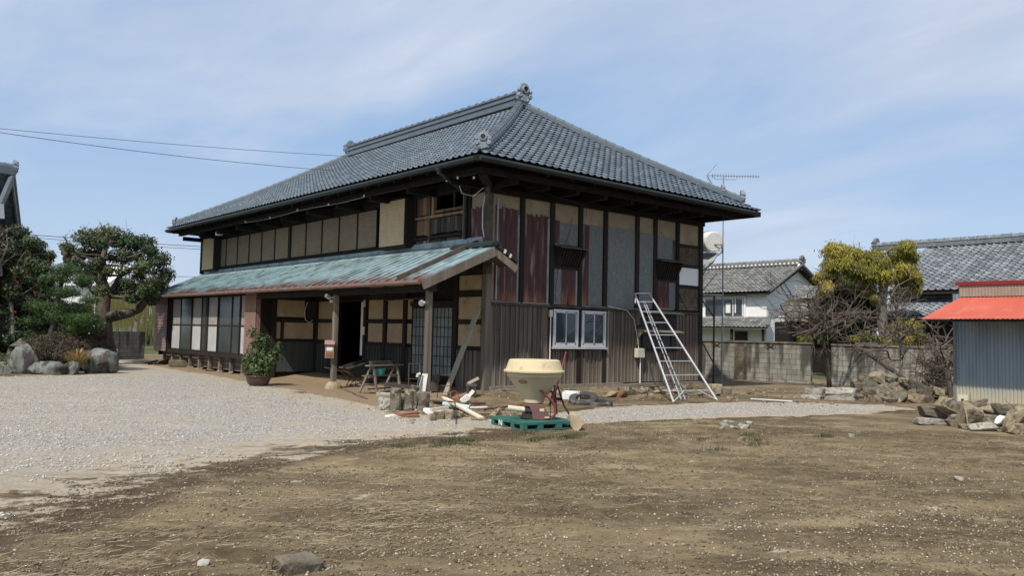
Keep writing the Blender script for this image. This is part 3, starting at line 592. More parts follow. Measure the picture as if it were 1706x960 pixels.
# ---- side facade (faces -y)
postx = [1.12, 2.21, 3.29, 4.31, 5.68, 6.51, 7.58]
for x in postx:
    w = .075; MB().box(x-w, x+w, -.075, .03, 0.0 if x in (2.21,4.31,3.29) else 2.2, 5.03).build('post', m_dark, H)
MB().box(8.66, 8.84, -.085, .2, -.16, 5.03).build('corner_post', m_dark, H)
MB().box(-.07, .10, -.08, .09, -.16, 2.9).build('corner_post', m_wood, H); MB().box(-.07, .10, -.08, .09, 2.9, 5.25).build('corner_post', m_rail, H)
for a, b in zip([.11]+postx, postx+[8.66]): 
    MB().box(a+(.0 if a == .11 else .075), b-.075 if b < 8.6 else b, -.012, .03, 2.24 if b < 8 else 4.36, 5.03).build('plaster_panel', m_plasterd, H)
def rib_sheet(x0, x1, z0, z1, mat, y=-.03, pitch=.076, name='cladding_sheet', jag=0, d=.008, seed=1):
    mb = MB(); n = max(2, int((x1-x0)/pitch*4)); rg = random.Random(seed); top = []; bot = []
    jz = 0
    for i in range(n+1):
        x = x0+(x1-x0)*i/n; yy = y - d*math.cos(2*math.pi*i/4.)
        if jag and i % 3 == 0: jz = rg.uniform(-jag, jag*.5)
        top.append((x, yy, z1+(jz if jag else 0))); bot.append((x, yy, z0))
    mb.grid([bot, top]); mb.grid([[(p[0], p[1]+.004, p[2]) for p in top], [(p[0], p[1]+.004, p[2]) for p in bot]]); return mb.build(name, mat, H)
def strip(x0, x1, z0, z1, mat=None, y=-.045, name='edge_strip'): return MB().box(x0, x1, y, y+.012, z0, z1).build(name, mat or m_edge, H)
rib_sheet(.22, 1.0, 2.24, 4.70, m_rust, jag=.06, seed=2); strip(.26, .31, 2.25, 4.9); strip(.97, 1.03, 2.22, 4.55)
rib_sheet(1.22, 2.06, 2.2, 4.62, m_rust, jag=.07, seed=3, name='cladding_sheet'); strip(2.04, 2.11, 2.2, 4.55)
rib_sheet(2.3, 2.5, 3.92, 4.55, m_rust, seed=4); rib_sheet(2.48, 3.2, 3.9, 4.50, m_zinc, jag=.015)
rib_sheet(2.3, 2.62, 2.22, 3.2, m_zinc, y=-.028); rib_sheet(2.60, 3.14, 2.22, 3.22, m_rust, seed=5, y=-.036); strip(3.14, 3.20, 2.22, 3.2)
rib_sheet(3.40, 3.66, 2.24, 4.55, m_rust, jag=.03, seed=6); rib_sheet(3.64, 4.22, 2.24, 4.55, m_zinc, y=-.036, jag=.015); strip(3.36, 3.40, 2.24, 3.9)
rib_sheet(4.4, 5.6, 2.24, 4.58, m_zinc, jag=.02); rib_sheet(5.8, 6.42, 2.24, 4.55, m_zinc, jag=.012)
rib_sheet(6.6, 7.36, 3.78, 4.52, m_zinc, jag=.012); rib_sheet(7.34, 7.50, 3.78, 4.45, m_rust, seed=8)
rib_sheet(6.66, 7.2, 2.3, 3.1, m_rust, seed=9); rib_sheet(7.18, 7.50, 2.3, 3.1, m_zinc, y=-.036)
def hood(x0, x1, zt, zb):
    mb = MB(); mb.prism([(x0, .0, zt), (x0, -.34, zt-.09), (x0, -.34, zt-.06), (x0, .0, zt+.03)], (x1-x0, 0, 0)); mb.build('window_hood', m_rail, H)
    mb = MB(); n = 9; mb.box(x0+.08, x1-.08, -.02, .0, zb, zt-.02)
    mb.build('louvre_back', m_black, H); mb = MB()
    for i in range(n): x = x0+.12+(x1-x0-.24)*i/(n-1); mb.beam((x,-.26,zt-.10), (x,-.05,zb+.02), .045, .03, up=(1,0,0))
    mb.prism([(x0+.04, 0, zt), (x0+.04, -.30, zt-.09), (x0+.04, -.02, zb+.05)], (.03,0,0)); mb.prism([(x1-.07, 0, zt), (x1-.07, -.30, zt-.09), (x1-.07, -.02, zb+.05)], (.03,0,0))
    mb.box(x0+.04, x1-.04, -.07, .0, zb-.03, zb+.03); mb.build('louvre_bars', m_dark, H)
hood(2.27, 3.36, 3.86, 3.25); hood(6.5, 7.62, 3.80, 3.15)
MB().box(7.655, 8.66, -.03, .0, 3.72, 4.28).build('bare_lath_panel', m_mud, H); MB().box(7.655, 8.66, -.03, .0, 2.25, 2.98).build('bare_lath_panel', m_mud, H)
MB().box(7.655, 8.66, -.035, .0, 3.06, 3.62).build('white_plaster_panel', m_white, H)
for z in (4.32, 3.67, 3.02): MB().box(7.655, 8.66, -.06, .0, z-.045, z+.045).build('rail', m_dark, H)
mb = MB(); 
for i in range(4): mb.box(7.66, 8.64, -.045, -.03, 2.30+i*.05, 2.32+i*.05)
mb.beam((7.7,-.06,2.75), (8.1,-.06,2.28), .03, .02); mb.build('lath_strip', m_woodh, H)
for a, b in ((.11,1.15),(1.15,2.14),(2.14,4.36),(4.36,5.72),(7.6,8.66)): MB().box(a, b, -.085, .0, 2.135, 2.205).build('rail', m_rail, H)
for a, b in ((.11,1.08),(1.15,2.10),(3.35,4.3),(4.36,5.70)): MB().box(a, b, -.10, -.02, 2.206, 2.225).build('flashing', m_edge, H)
# vertical weathered planks below
def planks(x0, x1, z0, z1, name='plank_cladding', mat=None, seed=0, bw=.165, y=-.02):
    mb = MB(seed); rg = random.Random(seed+int(x0*10)); x = x0
    while x < x1-.02:
        w = min(bw*rg.uniform(.85, 1.15), x1-x); mb.box(x+.004, x+w-.004, y-rg.uniform(0,.008), .0, z0+rg.uniform(-.015,.01), z1)
        mb.box(x+w-.02, min(x+w+.015, x1), y-.03, y-.008, z0, z1, r=rg.uniform(0,.5)); x += w
    return mb.build(name, mat or m_plank, H)
planks(.11, 1.12, .03, 2.13, seed=1); planks(1.12, 2.14, .03, 2.13, seed=2); planks(2.285, 3.215, .03, .98, seed=3); planks(3.365, 4.235, .03, .98, seed=4)
planks(4.385, 5.70, .03, 2.13, seed=5); planks(5.70, 7.6, .03, 1.0, seed=6); planks(7.6, 8.66, .03, 2.13, seed=7)
for x in (4.45,): MB().box(x-.03, x+.05, -.07, -.02, .03, 2.12).build('batten', m_wood, H)
mb = MB(); mb.beam((.1,-.08,-.045), (5.0,-.08,-.045), .16, .15); mb.beam((5.0,-.07,-.06), (8.8,-.07,-.06), .14, .12); mb.build('ground_sill', m_wood, H)
mb = MB(); mb.beam((.3,-.22,-.12), (1.5,-.22,-.10), .1, .16); mb.build('loose_sill_board', m_woodh, H); mb = MB(); mb.beam((4.2,-.25,-.10), (6.4,-.25,-.06), .1, .14); mb.build('loose_sill_board', m_woodh, H)
def alu_window(x0, x1, z0, z1):
    mb = MB(); t = .055
    for a in ((x0,x1,z0,z0+t),(x0,x1,z1-t,z1),(x0,x0+t,z0+t,z1-t),(x1-t,x1,z0+t,z1-t)): mb.box(a[0],a[1],-.11,-.02,a[2],a[3])
    w = mb.build('window', m_alu, H, bevel=.004); xm = (x0+x1)/2
    mb = MB()
    for (a, b, y) in ((x0+t, xm+.02, -.095), (xm-.02, x1-t, -.065)):
        for q in ((a,b,z0+t,z0+t+.06),(a,b,z1-t-.04,z1-t),(a,a+.035,z0+t,z1-t),(b-.035,b,z0+t,z1-t)): mb.box(q[0],q[1],y-.012,y+.012,q[2],q[3])
    mb.build('sash', m_alu, w)
    mb = MB(); mb.box(x0+t, xm, -.097, -.092, z0+t, z1-t); mb.box(xm, x1-t, -.067, -.062, z0+t, z1-t); mb.build('glass', m_glass, w)
    MB().box(x0-.03, x1+.03, -.155, -.02, z0-.055, z0-.003).build('sill', m_alu, w)
alu_window(2.27, 3.22, 1.06, 2.09); alu_window(3.36, 4.33, 1.06, 2.09)
# dark slatted window bay with two ledges
MB().box(5.76, 7.58, -.04, .0, 1.0, 2.1).build('dark_glazing', m_glass2, H)
for zt in (2.20, 1.63):
    mb = MB(); mb.prism([(5.72, 0, zt), (5.72, -.36, zt-.07), (5.72, -.36, zt-.10), (5.72, 0, zt-.05)], (1.85, 0, 0)); mb.build('ledge', m_woodh, H)
    mb = MB(); mb.prism([(5.70, 0, zt-.05), (5.70, -.30, zt-.10), (5.70, -.10, zt-.28), (5.70, -.12, zt-.45), (5.70, 0, zt-.50)], (.05, 0, 0)); mb.build('ledge_bracket', m_wood, H)
mb = MB()
for i in range(4): mb.box(5.8, 7.56, -.075, -.05, 1.72+i*.1, 1.745+i*.1)
for i in range(4): mb.box(5.95+i*.45, 5.98+i*.45, -.07, -.045, 1.02, 1.55)
mb.box(5.74, 7.6, -.12, -.02, .97, 1.03); mb.build('slats', m_dark, H)
mb = MB(); mb.box(5.60, 5.93, -.20, -.06, .76, 1.04); o = mb.build('meter_box', m_cream, H, bevel=.015)
mb = MB(); mb.tube([(5.80,-.13,.76),(5.80,-.13,-.14)], .018, 8); mb.build('conduit', m_whitep, o)
mb = MB(); mb.tube([(5.75,-.1,1.04),(5.7,-.10,1.3),(5.55,-.08,1.9),(5.2,-.1,2.16),(4.4,-.1,2.25)], .011, 6); mb.build('cable', m_whitep, o)
mb = MB(); mb.tube([(2.16,-.10,2.0),(2.16,-.10,-.05)], .016, 8); o = mb.build('conduit', m_whitep, H); MB().box(2.11, 2.21, -.13, -.075, 1.88, 2.06).build('junction_box', m_cream, o)
mb = MB(); mb.tube([(2.75,-.12,2.28),(2.72,-.2,2.22),(2.8,-.2,2.18),(2.9,-.2,2.22)], .014, 6); mb.tube([(2.4,-.1,3.2),(2.3,-.1,2.5),(2.35,-.1,2.3)], .008, 5); mb.build('loose_wire', m_wire, H)
mb = MB(); P0 = [(2.9,-.1,4.7),(2.8,-.14,4.3),(2.6,-.18,3.95),(2.42,-.12,3.3)]; mb.tube(P0, .007, 5); mb.tube([(-.9,-.9,5.4),(1,-.5,5.2),(3.2,-.35,5.0),(3.25,-.3,4.7)], .008, 5); mb.build('loose_wire', m_wire, H)
# ---- front facade (faces -x), upper storey
def louvre(x, y0, y1, z0, z1, mat, name='storm_shutter', n=None, amp=.010, parent=None, axis=0):
    mb = MB(); n = n or int((z1-z0)/.062); P = [[], []]
    for i in range(2*n+1):
        z = z0+(z1-z0)*(i + (.55 if i % 2 else 0))/(2*n+.0) if i < 2*n else z1; d = amp*1.5 if i % 2 else -amp*1.5
        for k, yy in enumerate((y1, y0)): P[k].append((x+d, yy, z) if axis == 0 else (yy, x+d, z))
    if axis: P = P[::-1]
    mb.grid([P[0], P[1]]); o = mb.build(name, mat, parent or H); return o
def fy(mb, x0, x1, y0, y1, z0, z1): return mb.box(x0, x1, y0, y1, z0, z1)
for y0, n in ((11.78, 6), (5.50, 5)):
    for i in range(n):
        a = y0+i*1.222; o = louvre(-.035, a+.035, a+1.19, 3.98, 5.12, m_pcor)
        mb = MB(); mb.box(-.06, -.005, a-.02, a+.03, 3.92, 5.18); mb.box(-.055, -.005, a+.03, a+1.19, 5.12, 5.18); mb.box(-.055, -.005, a+.03, a+1.19, 3.92, 3.98); mb.build('shutter_frame', m_darkh, o)
for y in (11.68, 19.15, 20.82): MB().box(-.09, .03, y-.075, y+.075, 3.75, 5.25).build('post', m_dark, H)
MB().box(-.08, .03, 4.9, 19.1, 5.18, 5.26).build('lintel', m_darkh, H); MB().box(-.12, .03, 3.3, 20.8, 3.84, 3.92).build('sill_rail', m_darkh, H)
def shutter_box(y0, y1, x=-.36):
    mb = MB(); mb.box(x+.03, -.02, y0, y1, 3.80, 5.24); o = mb.build('shutter_box', m_dark, H); louvre(x, y0+.04, y1-.04, 3.88, 5.2, m_pcorl, 'shutter_box_face', parent=o)
    MB().box(x-.02, 0, y0-.03, y1+.03, 5.24, 5.28).build('box_lid', m_darkh, o)
shutter_box(3.42, 4.86); shutter_box(18.5, 19.85)
# old wooden bay near the corner
MB().box(-.06, .0, 19.9, 20.75, 3.95, 5.2).build('plaster_panel', m_plasterd, H)
def vb(y0, y1, z0, z1, mat, w=.14, seed=0, name='board_panel', x=-.03):
    mb = MB(); rg = random.Random(seed); y = y0
    while y < y1-.02: a = min(w*rg.uniform(.7,1.3), y1-y); mb.box(x-rg.uniform(0,.015), .03, y+.004, y+a-.004, z0+rg.uniform(0,.03), z1-rg.uniform(0,.02)); y += a
    return mb.build(name, mat, H)
vb(2.68, 3.30, 4.68, 5.22, m_brown, .17, 1); vb(2.68, 3.30, 4.12, 4.56, m_brown, .16, 2); vb(1.02, 2.58, 4.12, 4.56, m_weath, .15, 3); vb(.95, 3.30, 3.80, 3.98, m_weath, .3, 4)
for y, w, mt in ((3.34,.05,m_dark),(2.63,.05,m_brown),(2.45,.05,m_brown),(.98,.04,m_brown)): MB().box(-.075, .03, y-w, y+w, 3.85 if y != 2.45 else 4.66, 5.24).build('post', mt, H)
for z, a, b, mt in ((4.62,1.0,3.34,m_brown),(4.03,1.0,3.34,m_dark),(5.24,.95,3.4,m_dark),(4.74,1.05,2.4,m_brown)): MB().box(-.085, .03, a, b, z-.035, z+.035).build('rail', mt, H)
MB().box(-.02, .0, 1.45, 1.55, 4.68, 5.2).build('opening_post', m_dark, H)
MB().box(-.07, .03, .70, .92, 3.6, 5.25).build('post', m_dark, H)
MB().box(-.02, .03, .12, .68, 3.75, 5.05).build('plaster_panel', m_plasterd, H)
mb = MB(); 
Pb = [[], []]
for i in range(33): y = .12+.56*i/32; xx = -.035-.008*math.cos(i*math.pi/2); zj = 4.68+random.Random(i//3).uniform(-.05,.03); Pb[0].append((xx, y, 3.75)); Pb[1].append((xx, y, zj))
mb.grid(Pb[::-1]); mb.build('cladding_sheet', m_rust, H)
# ---- front facade, ground floor
for y in (9.38, 8.05, 6.05, 4.87, 3.76, 1.27):
    MB().box(-.07, .03, y-.085, y+.085, GZ, 3.2).build('post', m_dark, H)
for z0, z1 in ((2.36,2.50),(1.62,1.73),(.93,1.03),(2.93,3.05)):
    for a, b in ((8.135,9.3),(4.955,5.965),(3.845,4.785),(.15,1.185)): MB().box(-.05, .03, a, b, z0, z1).build('rail', m_dark, H)
MB().box(-.09, .03, 1.35, 9.4, 2.36, 2.52).build('lintel', m_dark, H) if False else None
for a, b in ((8.31,9.28),(4.98,5.9),(3.87,4.77),(3.42,3.67),(.2,1.17)):
    for z0, z1 in ((1.04,1.61),(1.74,2.33),(2.51,2.9)): 
        if a == 3.42 and z0 > 2: continue
        MB().box(-.01, .03, a, b, z0, z1).build('plaster_panel', m_plaster, H)
def wains(y0, y1, z0, z1, x=-.02, mt=None):
    mb = MB(int(y0*7)); y = y0; rg = random.Random(int(y0*10))
    while y < y1-.02: w = min(.17*rg.uniform(.85,1.15), y1-y); mb.box(x-.006, .03, y+.004, y+w-.004, z0, z1); mb.box(x-.026, x-.007, y+w-.02, y+w+.01, z0, z1); y += w
    return mb.build('wainscot', mt or m_waing, H)
wains(8.14, 9.30, -.1, .93); wains(4.96, 5.97, -.1, .93); wains(3.85, 4.78, -.1, .93); wains(3.42, 3.67, -.1, .93); wains(.15, 1.18, -.1, .93, mt=m_plank)
MB().box(-.12, .03, .1, 5.97, GZ, -.1).build('ground_sill', m_wood, H)
MB().box(-.03, .0, 6.2, 6.34, .6, 2.28).build('door_jamb', m_whitep, H); MB().box(-.05, .03, 6.15, 7.95, 2.3, 2.36).build('door_lintel', m_dark, H)
o = MB().box(-.10, -.07, 6.0, 6.09, 1.25, 1.5).build('intercom', m_whitep, H); MB().box(-.10, -.07, 6.0, 6.09, 2.12, 2.34).build('wall_switch_box', m_cream, H)
for y0, y1 in ((2.40, 3.36), (1.38, 2.36)):
    x = -.05 if y0 > 2.38 else -.02
    mb = MB(); mb.box(x-.02, x+.01, y0, y0+.05, .1, 2.12); mb.box(x-.02, x+.01, y1-.05, y1, .1, 2.12); mb.box(x-.02, x+.01, y0+.05, y1-.05, 2.05, 2.12); mb.box(x-.02, x+.01, y0+.05, y1-.05, .02, .2)
    d = mb.build('lattice_door', m_dark, H); mb = MB()
    for i in range(5):
        for j in range(7):
            ya = y0+.05+(y1-y0-.1)*i/5; yb = y0+.05+(y1-y0-.1)*(i+1)/5; za = .2+1.85*j/7; zb = .2+1.85*(j+1)/7; mb.box(x-.004, x+.004, ya, yb, za, zb)
    mb.build('frosted_pane', m_frost, d); mb = MB()
    for i in range(1, 5): ya = y0+.05+(y1-y0-.1)*i/5; mb.box(x-.016, x-.005, ya-.009, ya+.009, .2, 2.05)
    for j in range(1, 7): za = .2+1.85*j/7; mb.box(x-.018, x-.005, y0+.05, y1-.05, za-.011, za+.011)
    mb.build('muntin', m_black, d)
MB().box(-.08, .03, 1.3, 3.45, 2.12, 2.24).build('lintel', m_dark, H)
MB().box(-.05, .03, .15, 9.3, 3.05, 3.7).build('frieze_boards', m_darkh, H)
mb = MB(); mb.beam((-.16,2.2,2.34), (-.16,4.6,2.30), .03, .04); mb.build('hanging_pole', m_rail, H)
# engawa section: side wall (y=9.4) and window front (x=-2)
SY = 9.4; EX = -2.0; EY = 20.1
mb = MB(); mb.prism([(EX+.05,SY+.02,GZ),(0,SY+.02,GZ),(0,SY+.02,3.6),(EX+.05,SY+.02,2.66)],(0,.08,0)); mb.build('veranda_side_wall', m_darkh, H); mb = MB(); mb.prism([(EX+.05,EY-.1,GZ+.4),(0,EY-.1,GZ+.4),(0,EY-.1,3.6),(EX+.05,EY-.1,2.66)],(0,.1,0)); mb.build('veranda_side_wall', m_darkh, H)
for x in (-.05, -1.55): MB().box(x-.07, x+.07, SY-.05, SY+.02, GZ, 2.7).build('post', m_dark, H)
for z0, z1 in ((2.36,2.48),(1.62,1.72),(.95,1.04)): MB().box(-1.48, -.12, SY-.03, SY+.02, z0, z1).build('rail', m_dark, H)
for (x0, x1, z0, z1) in ((-1.46,-.48,1.78,2.34),(-1.20,-.14,1.05,1.60),(-1.46,-1.32,1.05,1.60)): MB().box(x0, x1, SY-.012, SY+.02, z0, z1).build('plaster_panel', m_plaster, H)
MB().box(-1.31, -1.21, SY-.04, SY+.02, 1.04, 1.62).build('stud', m_dark, H); MB().box(-1.45, -.12, SY-.02, SY+.02, -.05, .95).build('wainscot', m_waing, H)
o = MB().box(-.40, -.12, SY-.18, SY-.02, 1.74, 2.34).build('fuse_box', m_black, H, bevel=.01); mb = MB(); mb.tube([(-.42,SY-.1,2.3),(-.5,SY-.06,2.0),(-.46,SY-.06,1.7),(-.3,SY-.06,1.6),(-.2,SY-.06,1.7)], .012, 6); mb.build('cable', m_whitep, o)
# window front
ZB, ZM, ZT = .44, 1.44, 2.52
MB().box(EX-.10, EX+.05, SY-.02, EY+.02, ZB-.12, ZB).build('veranda_sill', m_dark, H); MB().box(EX-.08, EX+.05, SY, EY, ZT, ZT+.14).build('lintel', m_dark, H)
for (a, b) in ((SY+.02, 10.42), (18.45, EY)):
    o = MB().box(EX-.12, EX+.05, a, b, ZB-.1, ZT+.05).build('shutter_box', m_dark, H); louvre(EX-.16, a+.02, b-.03, ZB-.08, ZT+.02, m_pcor2, 'shutter_box_face', parent=o)
    louvre(SY+.005, EX-.15, EX-.02, ZB-.08, ZT+.02, m_pcor2, 'shutter_box_side', parent=o, axis=1) if a < 11 else None
MB().box(EX+.03, EX+.05, 10.42, 18.45, ZB, ZT).build('inner_backing', m_black, H) if False else None
segs = [('p',10.48,11.0),('g',11.03,11.75),('g',11.8,13.05),('p',13.08,14.05),('k',14.06,14.24),('g',14.26,14.75),('p',14.78,15.8),('g',15.84,17.1),('p',17.14,18.2)]
for i, (t, a, b) in enumerate(segs):
    if t == 'k': MB().box(EX-.09, EX+.04, a, b, ZB, ZT).build('post', m_dark, H); continue
    x = EX-.03-.02*(i % 2); mb = MB()
    for q in ((a,a+.05,ZB,ZT),(b-.05,b,ZB,ZT),(a+.05,b-.05,ZB,ZB+.06),(a+.05,b-.05,ZT-.05,ZT),(a+.05,b-.05,ZM-.025,ZM+.025)): mb.box(x-.02, x+.02, *q)
    w = mb.build('window', m_dark, H)
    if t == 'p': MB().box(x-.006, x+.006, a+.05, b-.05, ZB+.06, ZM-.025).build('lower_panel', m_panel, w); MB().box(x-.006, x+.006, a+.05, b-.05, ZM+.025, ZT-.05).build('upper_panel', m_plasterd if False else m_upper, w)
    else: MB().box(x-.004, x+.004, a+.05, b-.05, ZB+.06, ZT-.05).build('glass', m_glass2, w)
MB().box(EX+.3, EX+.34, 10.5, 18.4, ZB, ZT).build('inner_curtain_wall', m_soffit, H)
MB().box(EX, 0, SY+.1, EY-.1, ZB-.1, ZB-.05).build('veranda_floor', m_dark, H)
# lattice plinth
mb = MB(3)
for j in range(3): mb.box(EX+.20, EX+.24, SY+.05, EY-.3, GZ+.1+j*.16, GZ+.24+j*.16)
mb.build('plinth_boards', m_wood, H)
for i in range(10):
    y = SY+.5+i*1.05; MB(i).cbox((EX+.08, y, (GZ+ZB-.1)/2+.02), (.10,.10,ZB-.12-GZ-.02), (0,0,.1)).build('plinth_post', m_woodh, H)
    MB().rock((EX+.08, y, GZ+.02), (.3,.34,.14), 90+i).build('plinth_stone', m_stone, H)
# ---- copper lean-to roof
RX, RZ, VY, LY = -2.5, 2.60, -.82, 20.4; k_ = (3.74-RZ)/(0-RX)
cz = lambda x: RZ + (x-RX)*k_
pr = MB(); pr.prism([(RX, LY, RZ), (0.0, LY, cz(0)), (0.0, LY, cz(0)-.035), (RX, LY, RZ-.035)], (0, -(LY-.0), 0))
px_ = -.42; pr.prism([(RX, -.001, RZ), (px_, -.001, cz(px_)), (px_, -.001, cz(px_)-.035), (RX, -.001, RZ-.035)], (0, VY+.001, 0))
y = LY-.03
while y > VY:
    x1 = -.02 if y > .02 else px_-.03
    pr.beam((RX+.0, y, cz(RX)+.016), (x1, y, cz(x1)+.016), .028, .045, r=.5)
    pr.cbox((RX-.005, y, RZ-.01), (.03,.05,.06), r=.2); y -= .40
proof = pr.build('lean_to_roof', m_cop, H)
mb = MB(); mb.box(-.10, -.0, .1, LY-.1, cz(-.1)+.0, cz(0)+.14); mb.beam((-.28,.1,cz(-.28)+.02), (-.28,LY-.1,cz(-.28)+.02), .42, .02, up=(-.42,0,.9)); mb.build('wall_flashing', m_cop, proof)
mb = MB(); mb.beam((RX+.02,.28,cz(RX+.02)+.06), (-.12,.28,cz(-.12)+.06), .11, .11); mb.build('cover_batten', m_rail, proof)
# small tiled return slope at the gable end
mb = MB(); rx1 = .30; rz1 = cz(px_)-.40
mb.prism([(px_, VY, cz(px_)), (rx1, VY, rz1), (rx1, VY, rz1-.05), (px_, VY, cz(px_)-.05)], (0, -VY-.12, 0)); mb.build('return_slope', m_rail, proof)
mb = MB(); mb.tube([(px_, VY-.06, cz(px_)+.07), (px_, .9, cz(px_)+.07)], .07, 8); mb.box(px_-.13, px_+.13, VY-.03, .9, cz(px_)+.0, cz(px_)+.05)
mb.beam((px_,VY+.03,cz(px_)+.05), (rx1+.03,VY+.03,rz1+.05), .12, .06); mb.beam((px_,VY+.3,cz(px_)+.05), (rx1+.03,VY+.3,rz1+.05), .1, .05); mb.build('verge_tiles', m_gut, proof)
mb = MB(); 
for t in (.42, .66): mb = MB(); c = Vector((px_,VY-.02,cz(px_)+.05)).lerp(Vector((rx1+.03,VY-.02,rz1+.05)), t); mb.cbox(c, (.06,.03,.10), (0,.5,0)); mb.build('verge_clip', m_whitep, proof)
mb = MB(); d = Vector((0, 0, -.14))
mb.beam(Vector((RX-.02,VY-.02,RZ))+d, Vector((px_+.02,VY-.02,cz(px_)))+d, .035, .21); mb.beam(Vector((px_,VY-.0,cz(px_)-.14)), Vector((rx1,VY-.0,rz1-.14)), .035, .17); mb.build('barge_board', m_wood, proof)
mb = MB(); mb.beam((px_,VY+.15,cz(px_)-.16), (px_,.1,cz(px_)-.16), .12, .14); mb.beam((-2.1,VY+.1,2.42), (-2.1,SY,2.42), .13, .16); mb.beam((-1.2,VY+.15,2.86), (-1.2,.3,2.86), .1, .12); mb.build('porch_beam', m_dark, H)
mb = MB()
for i in range(22): yy = VY+.35+i*.95; mb.beam((RX+.08, yy, cz(RX+.08)-.075), (-.02, yy, cz(-.02)-.075), .05, .07)
mb.build('lean_to_rafters', m_darkh, H)
mb = MB(); mb.box(RX+.05, -.02, .0, LY-.1, 0, .001) if False else None
mb = MB(); mb.tube([(RX-.06, VY+.06, RZ-.07), (RX-.06, LY, RZ-.03)], .055, 10); g_o = mb.build('gutter', m_cugut, proof)
MB().box(-2.17, -2.04, -.57, -.44, gz(-2.1,-.5)-.05, 2.36).build('porch_post', m_wood, H, bevel=.008)
MB().box(-2.17, -2.04, 4.02, 4.15, gz(-2.1,4.1)+.12, 2.36).build('porch_post', m_wood, H, bevel=.008)
mb = MB(); mb.lathe([(.26,-.05),(.22,.10),(.13,.20),(.12,.2)], (-2.1,4.08,gz(-2.1,4.1)), 14); mb.build('post_footing', m_stonet, H)
mb = MB(); mb.lathe([(0,-.08),(.05,-.065),(.078,-.02),(.078,.02),(.05,.065),(0,.08)], (-2.17,-.30,2.07), 16); mb.cbox((-2.14,-.42,2.08),(.06,.12,.06)); mb.build('globe_lamp', m_whitep, H, smooth=True)
mb = MB(); mb.cbox((-2.3,4.2,2.3), (.16,.1,.08), (0,.4,.3)); mb.cbox((-2.25,4.08,2.17), (.07,.07,.08)); mb.beam((-2.1,4.1,2.3),(-2.25,4.15,2.27),.03,.03); mb.build('flood_lamp', m_alu, H)
# gutters of the main roof and downpipe
mb = MB(); mb.tube([(-1.50,-1.35,5.50), (-1.50,21.3,5.60)], .06, 8); mb.tube([(-1.45,-1.50,5.50), (9.6,-1.50,5.42)], .055, 8); gt = mb.build('gutter', m_gut, roof)
mb = MB(); mb.tube([(-1.48,.15,5.47), (-1.46,.13,5.36), (-1.30,.12,5.25), (-.16,.80,5.10), (-.13,.82,4.95), (-.13,.82,3.86)], .045, 8); mb.lathe([(.08,0),(.09,.1),(.05,-.08)][::-1], (-1.48,.15,5.40), 8); mb.build('downpipe', m_gut, roof)
mb = MB(); mb.tube([(-.05,.08,5.0),(-.14,.06,4.6),(-.14,.05,4.1),(-.12,.0,3.85)], .014, 6); mb.tube([(-.9,.2,5.35),(-.5,.5,5.0),(-.2,.4,4.95),(-.1,.1,5.15)], .009, 5); mb.build('cable', m_whitep, H)
pts = [(-1.1,4.5+i*1.1,5.28-.03*math.sin(i*1.3)) for i in range(9)]; mb = MB(); mb.tube(pts, .004, 5); mb.build('eave_wire', m_whitep, H)
for p in pts[::2] + [(-1.2,.2,5.17), (-1.15,-.2,5.19), (-1.1,-.8,5.12)]: mb = MB(); mb.lathe([(0,-.03),(.024,-.02),(.024,.03),(0,.04)], (p[0],p[1],p[2]+.03), 8); mb.build('insulator', m_whitep, H)
mb = MB(); mb.box(-.9,-.7,16.6,16.9,5.12,5.26); mb.build('eave_lamp', m_alu, H)
# ================================================================== measuring helper: a photo point at a given distance
CM = camo.matrix_world.copy() if False else cam_matrix(); CP = CM.translation.copy()
def ray(px, py): return (CM.to_3x3() @ Vector(((px-853)/1380.25, -(py-480)/1380.25, -1)))
def at(px, py, d): return CP + ray(px, py)*d
def onz(px, py, z=GZ): r = ray(px, py); return CP + r*((z-CP.z)/r.z)
Rv = Vector((.7686,-.6398,0)); Fv = Vector((.6398,.7686,0)); UP = Vector((0,0,1))
ANG = math.atan2(Rv.y, Rv.x)   # yaw of a thing facing this side of the yard
def G(p): return Vector((p[0], p[1], gz(p[0], p[1])))
# ================================================================== NEIGHBOURING BUILDINGS
K = thing('storehouse', 'white plastered two-storey storehouse with grey tiled gable roof beyond the block wall', 'building', (30.66,11.79,GZ))
def kbox(x0,x1,y0,y1,z0,z1,nm,mt,par=K,**k): return MB().box(x0-30.66,x1-30.66,y0-11.79,y1-11.79,z0-GZ,z1-GZ).build(nm, mt, par, **k)
mb = MB(); kl = lambda x, y, z: (x-30.66, y-11.79, z-GZ)
mb.prism([kl(30.66,11.79,GZ), kl(36.9,11.79,GZ), kl(36.9,11.79,4.45), kl(33.8,11.79,5.95), kl(30.66,11.79,4.4)], (0,8.5,0)); mb.build('wall', m_white, K)
def loc_slope(o, *s): return [tuple(a-b for a, b in zip(p, o)) for p in s]
ko = (30.66,11.79,GZ)
kr = roof_mesh('roof', [loc_slope(ko, (30.1,21,4.28), (30.1,11.25,4.28), (33.8,21,6.12), (33.8,11.25,6.12)), loc_slope(ko, (37.5,11.25,4.35), (37.5,21,4.35), (33.8,11.25,6.12), (33.8,21,6.12))], m_oldtile, K, pitch=.29, row=.27, amp=.03, sub=4, sag=.06)
mb = MB(); mb.prism([kl(30.15,11.3,4.20), kl(33.8,11.3,6.02), kl(37.45,11.3,4.27), kl(37.45,11.3,4.12), kl(33.8,11.3,5.86), kl(30.15,11.3,4.05)][::-1], (0,.12,0)); mb.build('barge_board', m_dark, kr)
mb = MB(); mb.prism([kl(30.15,11.42,4.16), kl(33.8,11.42,5.96), kl(37.45,11.42,4.23), kl(37.45,11.42,4.18), kl(33.8,11.42,5.90), kl(30.15,11.42,4.10)][::-1], (0,9.5,0)); mb.build('soffit', m_dark, kr)
